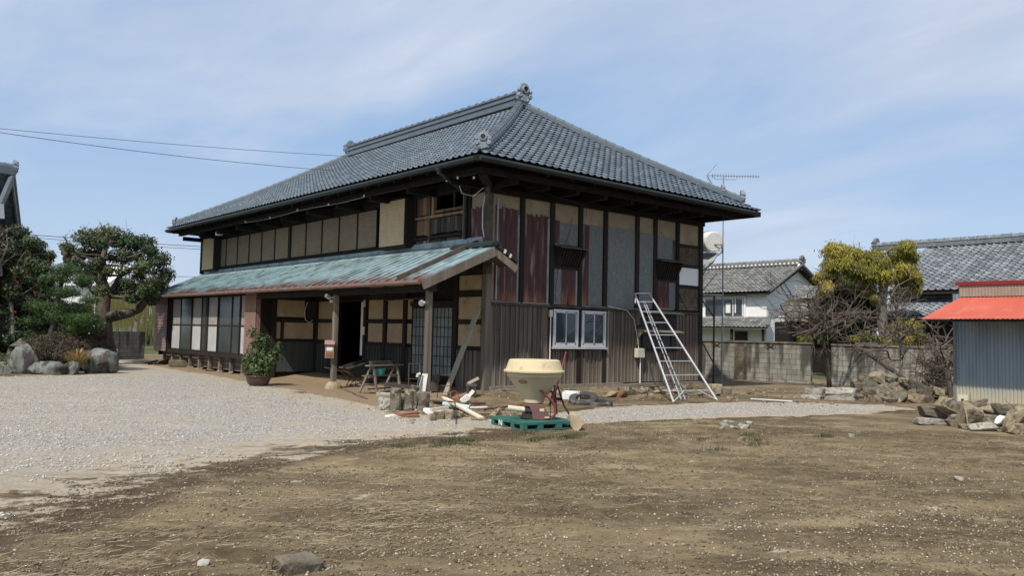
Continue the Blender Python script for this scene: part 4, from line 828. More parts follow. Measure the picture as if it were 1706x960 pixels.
mb = MB(); a, b = kl(33.8,11.4,6.12), kl(33.8,21,6.12); ridge_caps(mb, a, b, .13, .3, w=.34, h=.26); mb.build('ridge', m_oldtile, kr)
mb = MB(); 
for i in range(32): mb.box(3.14-.185, 3.14-.165, -.3+i*.3, -.18+i*.3, 6.12-GZ+.06, 6.12-GZ+.17)
mb.build('ridge_plaster', m_white, kr); ornament(kr, kl(33.8,11.32,6.1), 0, .95, m=m_oldtile)
mb = MB(); mb.prism([kl(33.35,11.33,5.8), kl(34.25,11.33,5.8), kl(33.95,11.33,6.25), kl(33.65,11.33,6.25)][::-1], (0,.12,0)); mb.build('gable_plaster', m_white, kr)
mb = MB(); mb.tube([kl(30.2,11.3,4.25), kl(33.75,11.3,6.1)], .09, 8); mb.tube([kl(37.4,11.3,4.32), kl(33.85,11.3,6.1)], .09, 8); mb.build('verge_tiles', m_oldtile, kr)
kbox(30.52,30.66,13.3,16.6,2.62,2.72,'window_sill',m_white); kbox(30.5,30.66,13.2,16.7,3.95,4.05,'window_head',m_white); kbox(30.55,30.66,13.2,13.32,2.72,3.95,'window_jamb',m_white)
for i, y in enumerate((13.45, 14.15, 14.9, 15.6)):
    w = kbox(30.58,30.655,y,y+.62,2.85,3.85,'window',m_glass); kbox(30.56,30.64,y-.07,y,2.8,3.9,'frame',m_whitep,w)
    if i == 1: kbox(30.565,30.575,y+.15,y+.5,3.0,3.6,'white_cloth',m_poly,w)
kbox(30.56,30.655,13.9,13.98,3.0,3.95,'shutter_edge',m_white)
kp = roof_mesh('lean_to_roof', [loc_slope(ko, (29.5,20,2.12), (29.5,10.9,2.12), (30.64,20,2.78), (30.64,11.5,2.78))], m_oldtile, K, pitch=.29, row=.27, amp=.03, sub=4, sag=.04)
mb = MB(); mb.prism([kl(29.55,11.0,2.05), kl(30.66,11.6,2.66), kl(30.66,20,2.66), kl(29.55,20,2.05)], (0,0,-.05)); ridge_caps(mb, kl(29.5,10.95,2.16), kl(30.64,11.5,2.82), .10, .3, h=.06, w=.2); mb.build('lean_to_frame', m_oldtile, kp)
kbox(30.6,30.66,13.1,14.0,GZ,1.85,'door',m_black); kbox(29.75,29.87,11.4,11.52,GZ,2.05,'lean_to_post',m_dark); kbox(29.75,29.87,13.6,13.72,GZ,2.05,'lean_to_post',m_dark)
mb = MB(); mb.tube([kl(32.3,11.75,5.1), kl(34.1,11.75,3.6), kl(36.5,11.75,3.4)], .02, 5); mb.tube([kl(32.0,11.75,4.8), kl(33.9,11.75,3.3)], .02, 5); mb.build('wall_cable', m_wire, K)
# right-hand house
Ho = (26.5,2.0,GZ); Q = thing('tiled_house', 'long low house with wide silver-grey tiled roof behind the red-roofed shed', 'house', Ho)
hl = lambda x, y, z: (x-Ho[0], y-Ho[1], z-Ho[2])
qr = roof_mesh('roof', [loc_slope(Ho, (26,2.9,3.84), (26,-22,3.84), (32,5.6,6.5), (32,-22,6.5)), loc_slope(Ho, (38,-22,3.84), (38,2.9,3.84), (32,-22,6.5), (32,5.6,6.5))], m_oldtile2, Q, pitch=.33, row=.31, amp=.035, sub=4, sag=.08)
mb = MB(); mb.prism([hl(27.2,2.6,GZ), hl(36.8,2.6,GZ), hl(36.8,2.6,4.2), hl(32,3.6,6.2), hl(27.2,2.6,4.2)], (0,-24,0)); mb.build('wall', m_plasterd, Q)
mb = MB(); a, b = hl(32,5.6,6.5), hl(32,-22,6.5); mb.beam(Vector(a)+UP*.12, Vector(b)+UP*.12, .40, .24, r=.2); mb.beam(Vector(a)+UP*.27, Vector(b)+UP*.27, .46, .05, r=.9); ridge_caps(mb, Vector(a)+UP*.30, Vector(b)+UP*.30, .13, .4, h=0); mb.build('ridge', m_oldtile2, qr)
ornament(qr, hl(32,5.7,6.5), math.pi, 1.1, m=m_oldtile2)
mb = MB(); mb.box(*[v for v in (26.05-26.5,26.15-26.5,-24,.8,3.66-GZ,3.82-GZ)]); mb.build('eave_fascia', m_dark, Q)
qp = roof_mesh('pent_roof', [loc_slope(Ho, (24.4,2.2,2.62), (24.4,-20,2.62), (26.9,2.2,3.50), (26.9,-20,3.50))], m_oldtile2, Q, pitch=.33, row=.31, amp=.035, sub=4, sag=.05)
mb = MB(); mb.tube([hl(26.95,2.2,3.55), hl(26.95,-20,3.55)], .1, 8); mb.box(24.45-26.5,24.55-26.5,-22,.2,2.44-GZ,2.60-GZ); mb.build('pent_trim', m_oldtile2, qp)
mb = MB(); mb.box(25.2-26.5,25.3-26.5,-22,.1,0,2.9); mb.build('lower_wall', m_dark, Q)
for i in range(7): mb = MB(); y = -.5-i*2.9; mb.box(-1.36,-1.31,y-1.2,y,.9,2.3); w = mb.build('window', m_frost, Q); MB().box(-1.38,-1.31,y-.63,y-.57,.9,2.3).build('frame', m_alu, w)
# small outbuilding between storehouse and conifer
Oo = at(1352, 600, 43); Oo.z = GZ; O = thing('outbuilding', 'small dark outbuilding with low tiled roof beside the white storehouse', 'building', Oo)
og = lambda px, py, d: at(px, py, d) - Oo
mb = MB(); a = og(1322,532,42); b = og(1392,532,42); a.z = b.z = a.z; mb.prism([Vector((a.x,a.y,0)), Vector((b.x,b.y,0)), b-UP*.1, a-UP*.1], Fv*3); mb.build('wall', m_dark, O)
v0 = og(1308,531,41); v1 = og(1395,531,41); v1.z = v0.z; t0 = v0+Fv*1.6+UP*.85+Rv*.8; t1 = v1+Fv*1.6+UP*.85
roof_mesh('roof', [(tuple(v0), tuple(v1), tuple(t0), tuple(t1))], m_oldtile, O, pitch=.3, row=.28, amp=.03, sub=4, sag=.03)
v0 = og(1338,497,44); v1 = og(1400,497,44); v1.z = v0.z; mb = MB(); mb.prism([Vector((v0.x,v0.y,0)), Vector((v1.x,v1.y,0)), v1, v0], Fv*3); mb.build('upper_wall', m_plasterd, O)
v0 = v0-Rv*.5-Fv*.4; roof_mesh('upper_roof', [(tuple(v0), tuple(v1), tuple(v0+Fv*1.4+UP*.75+Rv*.4), tuple(v1+Fv*1.4+UP*.75))], m_oldtile, O, pitch=.3, row=.28, amp=.03, sub=4, sag=.03)
# left neighbour, gable roof corner
No = at(-60, 600, 30); No.z = GZ; NB = thing('neighbour_house', 'dark timber house with steep tiled gable at the left edge of the yard', 'house', No)
P1 = at(21,292,30)-No; Q1 = at(38,402,33)-No; L1 = at(-26,402,28)-No; Q1.z = L1.z = min(Q1.z, L1.z)
D = Vector((-7.0,-1.0,0)); 
s1 = (tuple(L1+D), tuple(L1), tuple(P1+D), tuple(P1)); s2 = (tuple(Q1), tuple(Q1+D), tuple(P1), tuple(P1+D))
nr = roof_mesh('roof', [s1, s2], m_tile, NB, pitch=.3, row=.28, sub=4, sag=.12)
mb = MB(); mb.prism([P1+D*.06-UP*.35, Q1*.92+P1*.08+D*.06-UP*.3, Vector((Q1.x*.9+P1.x*.1,Q1.y*.9+P1.y*.1,0))+D*.06, Vector((L1.x*.9+P1.x*.1,L1.y*.9+P1.y*.1,0))+D*.06, L1*.92+P1*.08+D*.06-UP*.3], D*.9); mb.build('wall', m_dark, NB)
mb = MB(); mb.beam(P1-UP*.12, Q1-UP*.12, .06, .28); mb.beam(P1-UP*.12, L1-UP*.12, .06, .28); mb.build('barge_board', m_oldtile, nr)
mb = MB(); ridge_caps(mb, P1, P1+D, .12, .3, h=.3, w=.3); mb.tube([P1+UP*.04, Q1+UP*.04], .09, 8); mb.tube([P1+UP*.04, L1+UP*.04], .09, 8); mb.build('ridge', m_ridge, nr)
ornament(nr, tuple(P1-D*.01+UP*.1), math.pi/2, .75)
mb = MB(); pp = L1*.85+P1*.15+D*.03; mb.beam(Vector((pp.x,pp.y,0)), pp, .18, .18); mb.beam(L1*.8+P1*.2-UP*.2, Q1*.8+P1*.2-UP*.2, .15, .2); mb.build('gable_timber', m_dark, NB)
mb = MB(); mb.beam(at(-10,352,28)-No, at(6,352,28.4)-No, .05, .5); mb.build('wall_panel', m_white, NB)
# far white building and hedge glimpsed behind the garden tree
fo = at(135, 560, 62); fo.z = GZ; fb = thing('far_white_house', 'pale house glimpsed through the garden tree branches', 'house', fo)
a = at(104,530,62)-fo; b = at(172,530,62)-fo; zt = (at(135,476,62)-fo).z; mb = MB(); mb.prism([Vector((a.x,a.y,0)), Vector((b.x,b.y,0)), Vector((b.x,b.y,zt)), Vector((a.x,a.y,zt))], Fv*6); mb.build('wall', m_white, fb)
mb = MB(); mb.prism([Vector((a.x,a.y,zt))-Rv*.5-Fv*.6, Vector((b.x,b.y,zt))+Rv*.5-Fv*.6, Vector((b.x,b.y,zt+1.6))+Fv*3+Rv*.5, Vector((a.x,a.y,zt+1.6))+Fv*3-Rv*.5], UP*.15); mb.build('roof', m_white, fb)
w = (a+b)/2; MB().cbox((w.x-.02,w.y-.02,zt*.6), (1.2,.05,.9), (0,0,ANG)).build('window', m_glass2, fb)
# ================================================================== BLOCK WALLS
def blockwall(label, a, b, h, jag=False, zt=None, nm='block_wall', caps=True):
    a = Vector((a[0], a[1], gz(*a[:2])-.1)); b = Vector((b[0], b[1], gz(*b[:2])-.1)); L_ = (b-a).length; ang = math.atan2(b.y-a.y, b.x-a.x) - math.pi/2
    t = thing(nm, label, 'wall', a, rz=ang); mb = MB(); mb.box(-.06, .06, 0, L_, 0, h+.1); mb.build('block_courses', m_block, t)
    if caps: MB().box(-.10, .10, -.02, L_, h+.1, h+.17).build('coping', m_stone, t)
    return t, L_
t, L_ = blockwall('long stained block wall joining the farmhouse rear to the gap by the plum tree', (15.71,.08), (15.55,9.0), 1.50)
MB().cbox((-.16,3.0,.7), (.22,.45,1.45)).build('buttress', m_stone, t)
for y in (1.7, 4.2, 6.6):
    mb = MB(); mb.beam((-.075,y-.14,1.38),(-.075,y+.14,1.54),.02,.03); mb.beam((-.075,y-.14,1.54),(-.075,y+.14,1.38),.02,.03); mb.build('vent_cross', m_black, t)
t, L_ = blockwall('paler block wall behind the rubble pile, right of the plum tree gap', (18.2,-12), (16.5,-.30), 1.46)
for y in (3.2, 6, 8.5): mb = MB(); mb.prism([(.07,y-.16,1.40),(.07,y+.16,1.40),(.07,y,1.54)], (.02,0,0)); mb.build('vent_hole', m_black, t)
t, L_ = blockwall('short dark block wall behind the big garden tree', (-.9,25.9), (-3.6,23.9), 1.30, caps=False)
o = MB().build; mb = MB(); mb.tube([(0,0,0),(0,0,.62)], .07, 12); tag(mb.build('drain_pipe', m_whitep), 'pale upright plastic pipe stub in front of the short dark wall', 'pipe').location = onz(193, 603)+Vector((0,0,-.05))
mb = MB(); mb.tube([(0,0,0),(0,0,.42)], .06, 12); tag(mb.build('drain_pipe', m_galv), 'shorter grey pipe stub left of the pale one, under the garden tree', 'pipe').location = onz(188, 603)+Vector((0,0,-.05))
# items glimpsed in the gap
p = onz(1366, 615); mb = MB(); mb.cbox((0,0,.12), (1.4,.5,.12)); mb.cbox((.1,0,.35), (.7,.4,.10)); mb.cbox((0,.0,-.02),(1.1,.4,.2)); tag(mb.build('stone_step', m_stone), 'low stone steps seen through the gap between the block walls', 'steps').location = p
mb = MB(); mb.cbox((0,0,.8), (1.6,.1,1.6)); tag(mb.build('corrugated_panel', m_zinc), 'bluish metal panel standing beyond the gap beside the plum trunk', 'panel').location = Vector((18.6,-.6,GZ))
# ================================================================== RED-ROOFED SHED
So = (7.3,-8.48,GZ); S_ = thing('shed', 'corrugated metal shed with bright red awning at the right edge', 'shed', So)
mb = MB(); n = 200; P = [[], []]
for i in range(n+1): y = -i*.0254; xx = .012*math.cos(i*math.pi/1.5); P[0].append((xx, y, -.05)); P[1].append((xx, y, 2.80))
mb.grid(P[::-1] if False else [P[0], P[1]]); mb.build('front_wall', m_shed, S_)
mb = MB()
P = [[], []]
for i in range(130): x = .0+i*.0254; yy = .012*math.cos(i*math.pi/1.5); P[0].append((x, yy, -.05)); P[1].append((x, yy, 2.80))
mb.grid(P[::-1]); mb.build('side_wall', m_shed, S_); MB().box(.02, 3.2, -5, -.02, 0, 2.7).build('frame', m_dark, S_)
MB().box(-.03, .03, -.03, .03, 0, 2.8).build('corner_trim', m_zinc, S_)
mb = MB(); P = [[], []]; n = 170
for i in range(n+1):
    f = i/n; ytop = -.16-4.9*f; ybot = .28-5.34*f; dz_ = .008*math.cos(i*math.pi/1.5)
    P[0].append((-1.08, ybot, 2.19+dz_)); P[1].append((-.02, ytop, 2.72+dz_))
mb.grid(P); mb.grid([[(a, b, c-.006) for a, b, c in P[1]], [(a, b, c-.006) for a, b, c in P[0]]]); mb.build('awning', m_red, S_)
mb = MB(); mb.beam((-1.02,.2,2.15), (-1.02,-5,2.15), .04, .05); 
for i in range(5): mb.beam((0,-.3-i*1.1,2.62), (-1.02,-.3-i*1.1,2.15), .035, .045)
mb.build('awning_frame', m_dark, S_)
mb = MB(); P = [[], []]
for i in range(150): y = -.12-i*.034; P[0].append((-.05-.01*(i % 2), y, 2.73)); P[1].append((-.05-.01*(i % 2), y, 2.99))
mb.grid(P); mb.build('ribbed_fascia', m_rib, S_); MB().box(-.09, 3.4, -5.2, -.05, 2.99, 3.08).build('roof_edge', m_darkred, S_)
MB().box(-.06, -.02, -.30, -.08, .26, .46).build('patch_plate', m_cream, S_); MB().box(-.075, -.055, -.21, -.16, .32, .37).build('patch_hole', m_black, S_)
# ================================================================== SPREADER ON A PALLET
pal = thing('pallet', 'dark green plastic pallet on the gravel under the cream spreader', 'pallet', (-3.95,-6.13,gz(-3.6,-5.9)-.01), rz=math.atan2(-.17,.985))
mb = MB(); s = 1.10
mb.box(0,s,0,s,.115,.145); mb.box(0,s,0,s,0,.02)
for (a, b) in ((0,.10),(.30,.42),(.66,.80),(1.0,1.10)):
    for (c, d) in ((0,.10),(.30,.42),(.66,.80),(1.0,1.10)): mb.box(a+.001,b-.001,c+.001,d-.001,.02,.115)
mb.build('deck', m_green, pal, bevel=.006)
mb = MB()
for i in range(2):
    for (a, b) in ((.12,.28),(.44,.64),(.82,.98)):
        if i == 0: mb.box(a-.03,b+.03,-.006,.012,.100,.122); mb.box(a-.03,b+.03,-.006,.012,.012,.030)
        else: mb.box(-.006,.012,a-.03,b+.03,.100,.122); mb.box(-.006,.012,a-.03,b+.03,.012,.030)
mb.build('entry_lips', m_green, pal)
mb = MB()  # white N mark on the left face
for a, b in (((-.009,.80,.022),(-.009,.80,.122)), ((-.009,.795,.118),(-.009,.705,.026)), ((-.009,.70,.022),(-.009,.70,.122))): mb.beam(a, b, .018, .006, up=(1,0,0))
mb.build('painted_letter', m_whitep, pal)
c0 = Vector((-3.95,-6.13,0)) + Vector((.985,-.17,0))*.50 + Vector((.17,.985,0))*.48
spz = pal.location.z + .148
sp = thing('fertiliser_spreader', 'cream broadcast spreader hopper with red frame standing on the green pallet', 'spreader', (c0.x, c0.y, spz), rz=ANG)
mb = MB(); mb.lathe([(.15,.30),(.20,.32),(.205,.38),(.50,.80),(.535,.83),(.545,.90),(.575,.905),(.575,.93),(.54,.935)], n=40); mb.build('hopper', m_hop, sp, smooth=False)
mb = MB(); mb.lathe([(.60,.915),(.60,.945),(.565,.955),(.50,1.14),(.47,1.155),(.0,1.16)], n=40); mb.build('lid', m_lid, sp)
mb = MB()   # oval decal on the cone
Mx = lambda u, v, e=.0: Vector(((.205+.295*(v-.38)/.42+.006+e)*math.sin(u), -(.205+.295*(v-.38)/.42+.006+e)*math.cos(u), v))
ring = [Mx(-.52+.20*math.cos(a), .735+.036*math.sin(a)) for a in np.linspace(0, 2*math.pi, 25)[:-1]]; mb.add(ring, [tuple(range(24))]); ring2 = [Mx(-.52+.16*math.cos(a), .735+.022*math.sin(a), .002) for a in np.linspace(0, 2*math.pi, 25)[:-1]]
dc = mb.build('oval_badge', m_redp, sp); mb = MB(); 
for k in range(5):
    for q in ((0,0,.004,.03),(.01,.0,.024,.006),(.01,.022,.024,.03)): u0 = -.66+k*.06; mb.add([Mx(u0+q[0],.72+q[1],.003), Mx(u0+q[2]*1.3+.008,.72+q[1],.003), Mx(u0+q[2]*1.3+.008,.72+q[3],.003), Mx(u0+q[0],.72+q[3],.003)], [(0,1,2,3)])
mb.build('badge_lettering', m_cream, dc)
mb = MB(); mb.prism([(-.20,-.20,.30),(-.20,-.20,.27),(-.08,-.20,.24),(-.03,-.20,.14),(-.01,-.20,.0),(.22,-.20,.0),(.32,-.20,.03),(.31,-.20,.08),(.17,-.20,.30)][::-1], (0,.38,0)); mb.build('guard', m_maroon, sp, bevel=.012)
mb = MB(); mb.cbox((.26,-.206,.05),(.09,.01,.028)); mb.cbox((.16,-.206,.19),(.09,.012,.055)); mb.build('warning_label', m_lid, sp)
mb = MB(); mb.tube([(-.50,-.12,.215),(-.10,-.12,.175)], [.052,.056], 14); ch = mb.build('chute', m_cream, sp, smooth=False); mb = MB(); mb.tube([(-.30,-.12,.194),(-.25,-.12,.189)], .0585, 14); mb.build('yellow_band', m_lid, ch)
mb = MB(); mb.tube([(-.17,-.12,.18),(-.03,-.12,.17)], .066, 12); mb.cbox((-.12,-.04,.08),(.2,.22,.13)); mb.tube([(-.25,-.1,.045),(-.05,-.08,.05)], .03, 10); mb.lathe([(.16,.0),(.16,.05),(.08,.12),(.07,.30)], n=16); mb.build('gearbox', m_black, sp)
mb = MB(); mb.tube([(.05,-.30,.60),(.14,-.31,.57),(.30,-.25,.42),(.40,-.20,.30),(.42,-.16,.14),(.36,-.14,.04),(.24,-.14,.01),(.04,-.14,.0)], .026, 8)
mb.tube([(.16,.24,.60),(.40,.18,.5),(.44,.16,.3),(.43,.14,.06),(.3,.12,.0),(0,.12,0)], .024, 8); mb.tube([(.41,-.18,.10),(.43,.14,.10)], .022, 8); mb.tube([(.36,-.2,.4),(.38,.17,.5)], .02, 8); mb.cbox((.36,-.10,.42),(.04,.10,.34),(0,.35,0)); mb.tube([(.05,-.3,.6),(.0,-.27,.57)],.03,8); mb.build('frame', m_redp, sp)
mb = MB(); mb.tube([(.38,-.02,.28),(.47,0,.72),(.62,.02,1.32)], .014, 8); mb.build('lever', m_redp, sp)
mb = MB(); mb.tube([(.33,-.15,.02),(.32,-.16,.4),(.42,-.1,.66)], .010, 6); mb.tube([(.46,-.1,.1),(.43,-.12,.4),(.40,-.05,.68)], .012, 6); mb.build('linkage_rod', m_black, sp)
c1 = Vector((-3.95,-6.13,0)) + Vector((.985,-.17,0))*.98 + Vector((.17,.985,0))*.12
sp.scale = (.9,.9,.9)
sh = thing('shovel', 'dirt-caked shovel resting its blade against the right end of the green pallet', 'shovel', (c1.x, c1.y, spz-.06), rz=ANG)
mb = MB(); P = []
for i in range(7):
    f = i/6; w = (.05, .085, .10, .11, .115, .118, .11)[i]; row = []
    for j in range(9): g = j/8*2-1; row.append((.02+f*.20+g*w*.55, -.10-f*.10+.02*g*g, .16-f*.21+g*w*.85-(.02*math.cos(g*9)*(i == 6))))
    P.append(row)
mb.grid(P); mb.grid([[ (a, b+.006, c) for a, b, c in r][::-1] for r in P]); mb.build('blade', m_stonet, sh)
mb = MB(); mb.tube([(.05,-.1,.13),(-.06,.05,.30),(-.16,.35,.62)], [.018,.016,.015], 8); mb.build('handle', m_dark, sh)
# ================================================================== LADDER, TYRES, FOAM BOX
lt0, lt1, lb0, lb1 = Vector((5.30,-.32,2.66)), Vector((5.92,-.32,2.70)), Vector((3.32,-3.42,gz(3.3,-3.4))), Vector((5.07,-3.45,gz(5.07,-3.4)))
ld = thing('orchard_ladder', 'tall aluminium tripod ladder leaning on the side wall over the gravel strip', 'ladder', lb0); O_ = lb0
for a, b in ((lt0, lb0), (lt1, lb1)): mb = MB(); mb.tube([a-O_, b-O_], .026, 8); mb.build('rail', m_alu, ld)
proto = None
for i, f in enumerate((0, .09, .19, .30, .42, .54, .66, .78, .91)):
    mb = MB(); mb.beam(lt0.lerp(lb0, f)-O_, lt1.lerp(lb1, f)-O_, .04, .026); mb.build('rung', m_alu, ld)
a = lt0.lerp(lt1, .4)+Vector((-.02,-.05,-.1)); b0, b1 = Vector((4.15,-3.0,gz(4.1,-3))), Vector((4.38,-2.95,gz(4.3,-2.9)))
mb = MB(); mb.tube([a-O_, b0-O_+Vector((.0,0,.0))], .018, 8); mb.tube([a+Vector((.08,0,0))-O_, b1-O_+Vector((.0,.0,0))], .018, 8); mb.tube([b0.lerp(a,.3)-O_, b1.lerp(a,.3)-O_], .012, 6); mb.build('rear_leg', m_galv, ld)
mb = MB(); m_ = lt0.lerp(lb0, .91).lerp(lt1.lerp(lb1, .91), .35); mb.tube([lb0+Vector((.02,0,.03))-O_, m_-O_, (b0+UP*.02)-O_], .014, 6); m2 = lt0.lerp(lb0, .91).lerp(lt1.lerp(lb1, .91), .7); mb.tube([lb1+Vector((-.02,0,.03))-O_, m2-O_], .014, 6); mb.tube([lt0.lerp(lb0,.02)-O_, Vector((4.9,-.7,2.35))-O_], .02, 6); mb.build('brace', m_alu, ld)
def tyre(label, p, rx, rz, s=1.):
    o = thing('tyre', label, 'tyre', p); o.rotation_euler = (rx, 0, rz); mb = MB(); pr = [(.17,-.05),(.19,-.075),(.26,-.08),(.30,-.06),(.315,-.0),(.30,.06),(.26,.08),(.19,.075),(.17,.05)]
    mb.lathe([(a*s, b*s) for a, b in pr] + [(.17*s, -.05*s)], n=36, cap=False); mb.build('tread', m_tyre, o)
    mb = MB(); 
    for k in range(36): a = k*math.pi/18; mb.cbox((.30*s*math.cos(a), .30*s*math.sin(a), 0), (.04*s,.022*s,.12*s), (0,0,a))
    mb.build('tread_blocks', m_tyre, o); return o
p = onz(972, 672, -.2); tyre('flat worn tyre nearest the spreader, leaning on the rubble', Vector((p.x,p.y,gz(p.x,p.y)+.10)), .38, ANG-.25, 1.05)
p = onz(1000, 674, -.2); tyre('second worn tyre lying right of the first at the wall foot', Vector((p.x,p.y,gz(p.x,p.y)+.08)), .22, ANG-.1, .9)
def foambox(label, p, s, rz, rx=0):
    t = thing('foam_box', label, 'box', p); t.rotation_euler = (rx,0,rz); w, d, h = s; mb = MB(); e = .03
    mb.box(-w/2,w/2,-d/2,d/2,0,e); mb.box(-w/2,w/2,-d/2,-d/2+e,e,h); mb.box(-w/2,w/2,d/2-e,d/2,e,h); mb.box(-w/2,-w/2+e,-d/2+e,d/2-e,e,h); mb.box(w/2-e,w/2,-d/2+e,d/2-e,e,h); mb.build('shell', m_poly, t, bevel=.008); return t
p = onz(953, 664, -.12); foambox('open white foam box behind the worn tyres', Vector((p.x,p.y,gz(p.x,p.y)+.1)), (.42,.28,.17), ANG-.3, .1)
p = onz(722, 691); foambox('white foam box on the debris heap beside the stone stumps', Vector((p.x,p.y,gz(p.x,p.y)-.01)), (.40,.22,.12), ANG+.05)
# ================================================================== PORCH CLUTTER
t = thing('mailbox', 'rosy wall mailbox with white label fixed to the left porch post', 'mailbox', (-2.26,4.06,.60), rz=-.5)
mb = MB(); mb.prism([(-.12,-.10,0),(-.12,.10,0),(-.12,.10,.46),(-.12,-.10,.36)][::-1], (.24,0,0)); mb.build('body', m_mail, t, bevel=.006)
MB().cbox((0,-.03,.43), (.28,.25,.02), (.46,0,0)).build('lid', m_mail, t); MB().box(-.08,.08,-.106,-.101,.21,.30).build('label_plate', m_whitep, t); MB().box(-.09,.09,-.106,-.101,.03,.17).build('window', m_rustpipe, t)
be = thing('plank_bench', 'home-made tiered wooden bench with three plank shelves near the doorway', 'bench', (-2.05,2.15,gz(-2.05,2.15)), rz=.31)
for x in (.08, 1.02):
    mb = MB(); mb.beam((x,.0,.70),(x-.0,-.16,0),.05,.05); mb.beam((x,.06,.70),(x-.05,.42,0),.05,.05); mb.beam((x,-.1,.22),(x,.30,.22),.03,.05); mb.beam((x,-.05,.42),(x,.2,.42),.03,.05); mb.build('trestle_leg', m_woodh, be)
mb = MB(); mb.cbox((.56,.03,.72),(1.35,.16,.035)); mb.build('top_board', m_woodh, be)
mb = MB(); mb.cbox((.40,.02,.46),(1.25,.18,.03)); mb.build('shelf', m_woodh, be); mb = MB(); mb.cbox((.30,.0,.24),(1.35,.18,.03)); mb.build('shelf', m_woodh, be); mb = MB(); mb.beam((.08,.1,.64),(1.02,.1,.64),.03,.04); mb.build('stretcher', m_woodh, be); mb = MB(); mb.beam((.08,.2,.1),(1.02,.2,.1),.03,.04); mb.build('stretcher', m_woodh, be)
def on_bench(v): return be.matrix_basis @ Vector(v)
o = MB().cbox((0,0,.0), (.50,.10,.09)).cbox((.48,.0,.0),(.42,.10,.09)).build('timber_offcut', m_rail, bevel=.005); o.location = on_bench((.30,.08,.785)); o.rotation_euler = (0,0,.31); tag(o, 'short brown timber offcuts lying end to end on the bench top', 'timber')
mb = MB(); mb.lathe([(.11,0),(.16,.16),(.17,.16)], n=20, sq=.7); o = mb.build('basin', m_teal); o.location = on_bench((.38,.02,.48)); tag(o, 'teal plastic basin on the middle shelf of the plank bench', 'basin')
wb = thing('wheelbarrow', 'old dark wheelbarrow tipped forward on the earth floor in front of the doorway', 'wheelbarrow', (-1.15,4.35,gz(-1.15,4.35)), rz=.05+ANG+.62)
mb = MB(); rim = [(-.48,-.30,.52),(.42,-.30,.78),(.42,.30,.78),(-.48,.30,.52)]; bot = [(-.25,-.18,.25),(.22,-.18,.33),(.22,.18,.33),(-.25,.18,.25)]
mb.add(rim+bot, [(0,1,5,4),(1,2,6,5),(2,3,7,6),(3,0,4,7),(4,5,6,7)]); mb.add([tuple(np.array(v)*.97+np.array((0,0,.02))) for v in rim+bot], [(4,5,1,0),(5,6,2,1),(6,7,3,2),(7,4,0,3),(7,6,5,4)]); mb.build('tray', m_waing, wb)
mb = MB(); 
for i in range(4): mb.beam(Vector(rim[i]), Vector(rim[(i+1)%4]), .05, .03)
mb.build('rim', m_rail, wb); mb = MB()
for y in (-.2, .2): mb.tube([(-.95,y*1.3,.52),(-.5,y*1.1,.42),(-.2,y,.24),(.45,y*.3,.18)], .018, 6); mb.tube([(-.15,y,.25),(-.28,y*1.1,.0)], .015, 6); mb.tube([(.1,y,.28),(-.2,y*1.05,.0)], .012, 6)
mb.build('frame', m_steel, wb)
mb = MB(); M_ = Matrix.Rotation(math.pi/2, 3, 'X'); mb.lathe([(.10,-.03),(.17,-.035),(.18,0),(.17,.035),(.10,.03)], (.50,0,.18), 24, M=M_, cap=False); w = mb.build('wheel', m_black, wb); mb = MB(); mb.lathe([(.0,-.02),(.10,-.02),(.10,.02),(0,.02)], (.50,0,.18), 16, M=M_); mb.build('hub', m_redp, w)
a = Vector((-.16,.10,2.02)); b = Vector((-1.05,.22,gz(-1,.2)+.01)); mb = MB(); mb.beam(a-b, Vector((0,0,0)), .17, .035, up=(1,0,.5)); o = mb.build('leaning_plank', m_greypl); o.location = b; tag(o, 'long grey-green plank leaning against the corner panel of the front wall', 'plank')
wbp = thing('white_gutter_piece', 'white upright gutter length propped against the right porch post with a hose looped over it', 'gutter piece', (-2.42,-.75,gz(-2.42,-.75)), rz=ANG)
mb = MB(); mb.prism([(-.13,-.03,0),(.07,-.03,0),(.15,-.03,.66),(.02,-.03,.66)][::-1], (0,.05,0)); mb.build('trough', m_bluepipe if False else m_whitep, wbp); mb = MB(); mb.tube([(-.02,-.02,.66),(-.08,-.04,.64),(-.09,-.04,.58)], .035, 8); mb.build('elbow', m_cream, wbp)
mb = MB(); mb.tube([(.03,-.05,.60),(-.03,-.06,.62),(-.12,-.05,.50),(-.16,-.04,.2),(-.12,-.04,.04),(-.05,-.06,.25),(-.03,-.06,.5),(-.0,-.05,.58)], .012, 6); tag(mb.build('hose', m_hose), 'thin green hose looped over the white gutter length', 'hose').location = wbp.location
def wire_stand(label, p, w, h, rz=ANG, m=m_steel):
    mb = MB(); 
    for x in (-w/2, w/2): mb.tube([(x,0,0),(x,0,h)], .010, 5)
    for z in (h*.55, h*.98): mb.tube([(-w/2,0,z),(w/2,0,z)], .009, 5)
    mb.tube([(-w/2,.02,h*.55),(-w/2-.02,.2,0)], .009, 5); mb.tube([(w/2,.02,h*.55),(w/2+.02,.2,0)], .009, 5); mb.tube([(-w/2,0,h*.3),(w/2,0,h*.3)], .008, 5)
    o = mb.build('metal_stand', m); o.location = p; o.rotation_euler = (0,0,rz); return tag(o, label, 'stand')
wire_stand('thin rusty wire stand left of the white gutter length', G((-1.9,.35)), .26, .85); wire_stand('thin metal stand in front of the lattice door, right of the porch post', G((-1.5,-.35)), .30, .62)
mb = MB(); mb.box(-.22,-.02,-.1,.1,0,.24); mb.box(.03,.2,-.1,.1,0,.18); mb.box(-.2,0,-.08,.1,.245,.42); o = mb.build('dark_crates', m_weath); o.location = G((-.75,.9)); o.rotation_euler=(0,0,ANG); tag(o, 'small dark weathered boxes stacked below the lattice door', 'boxes')
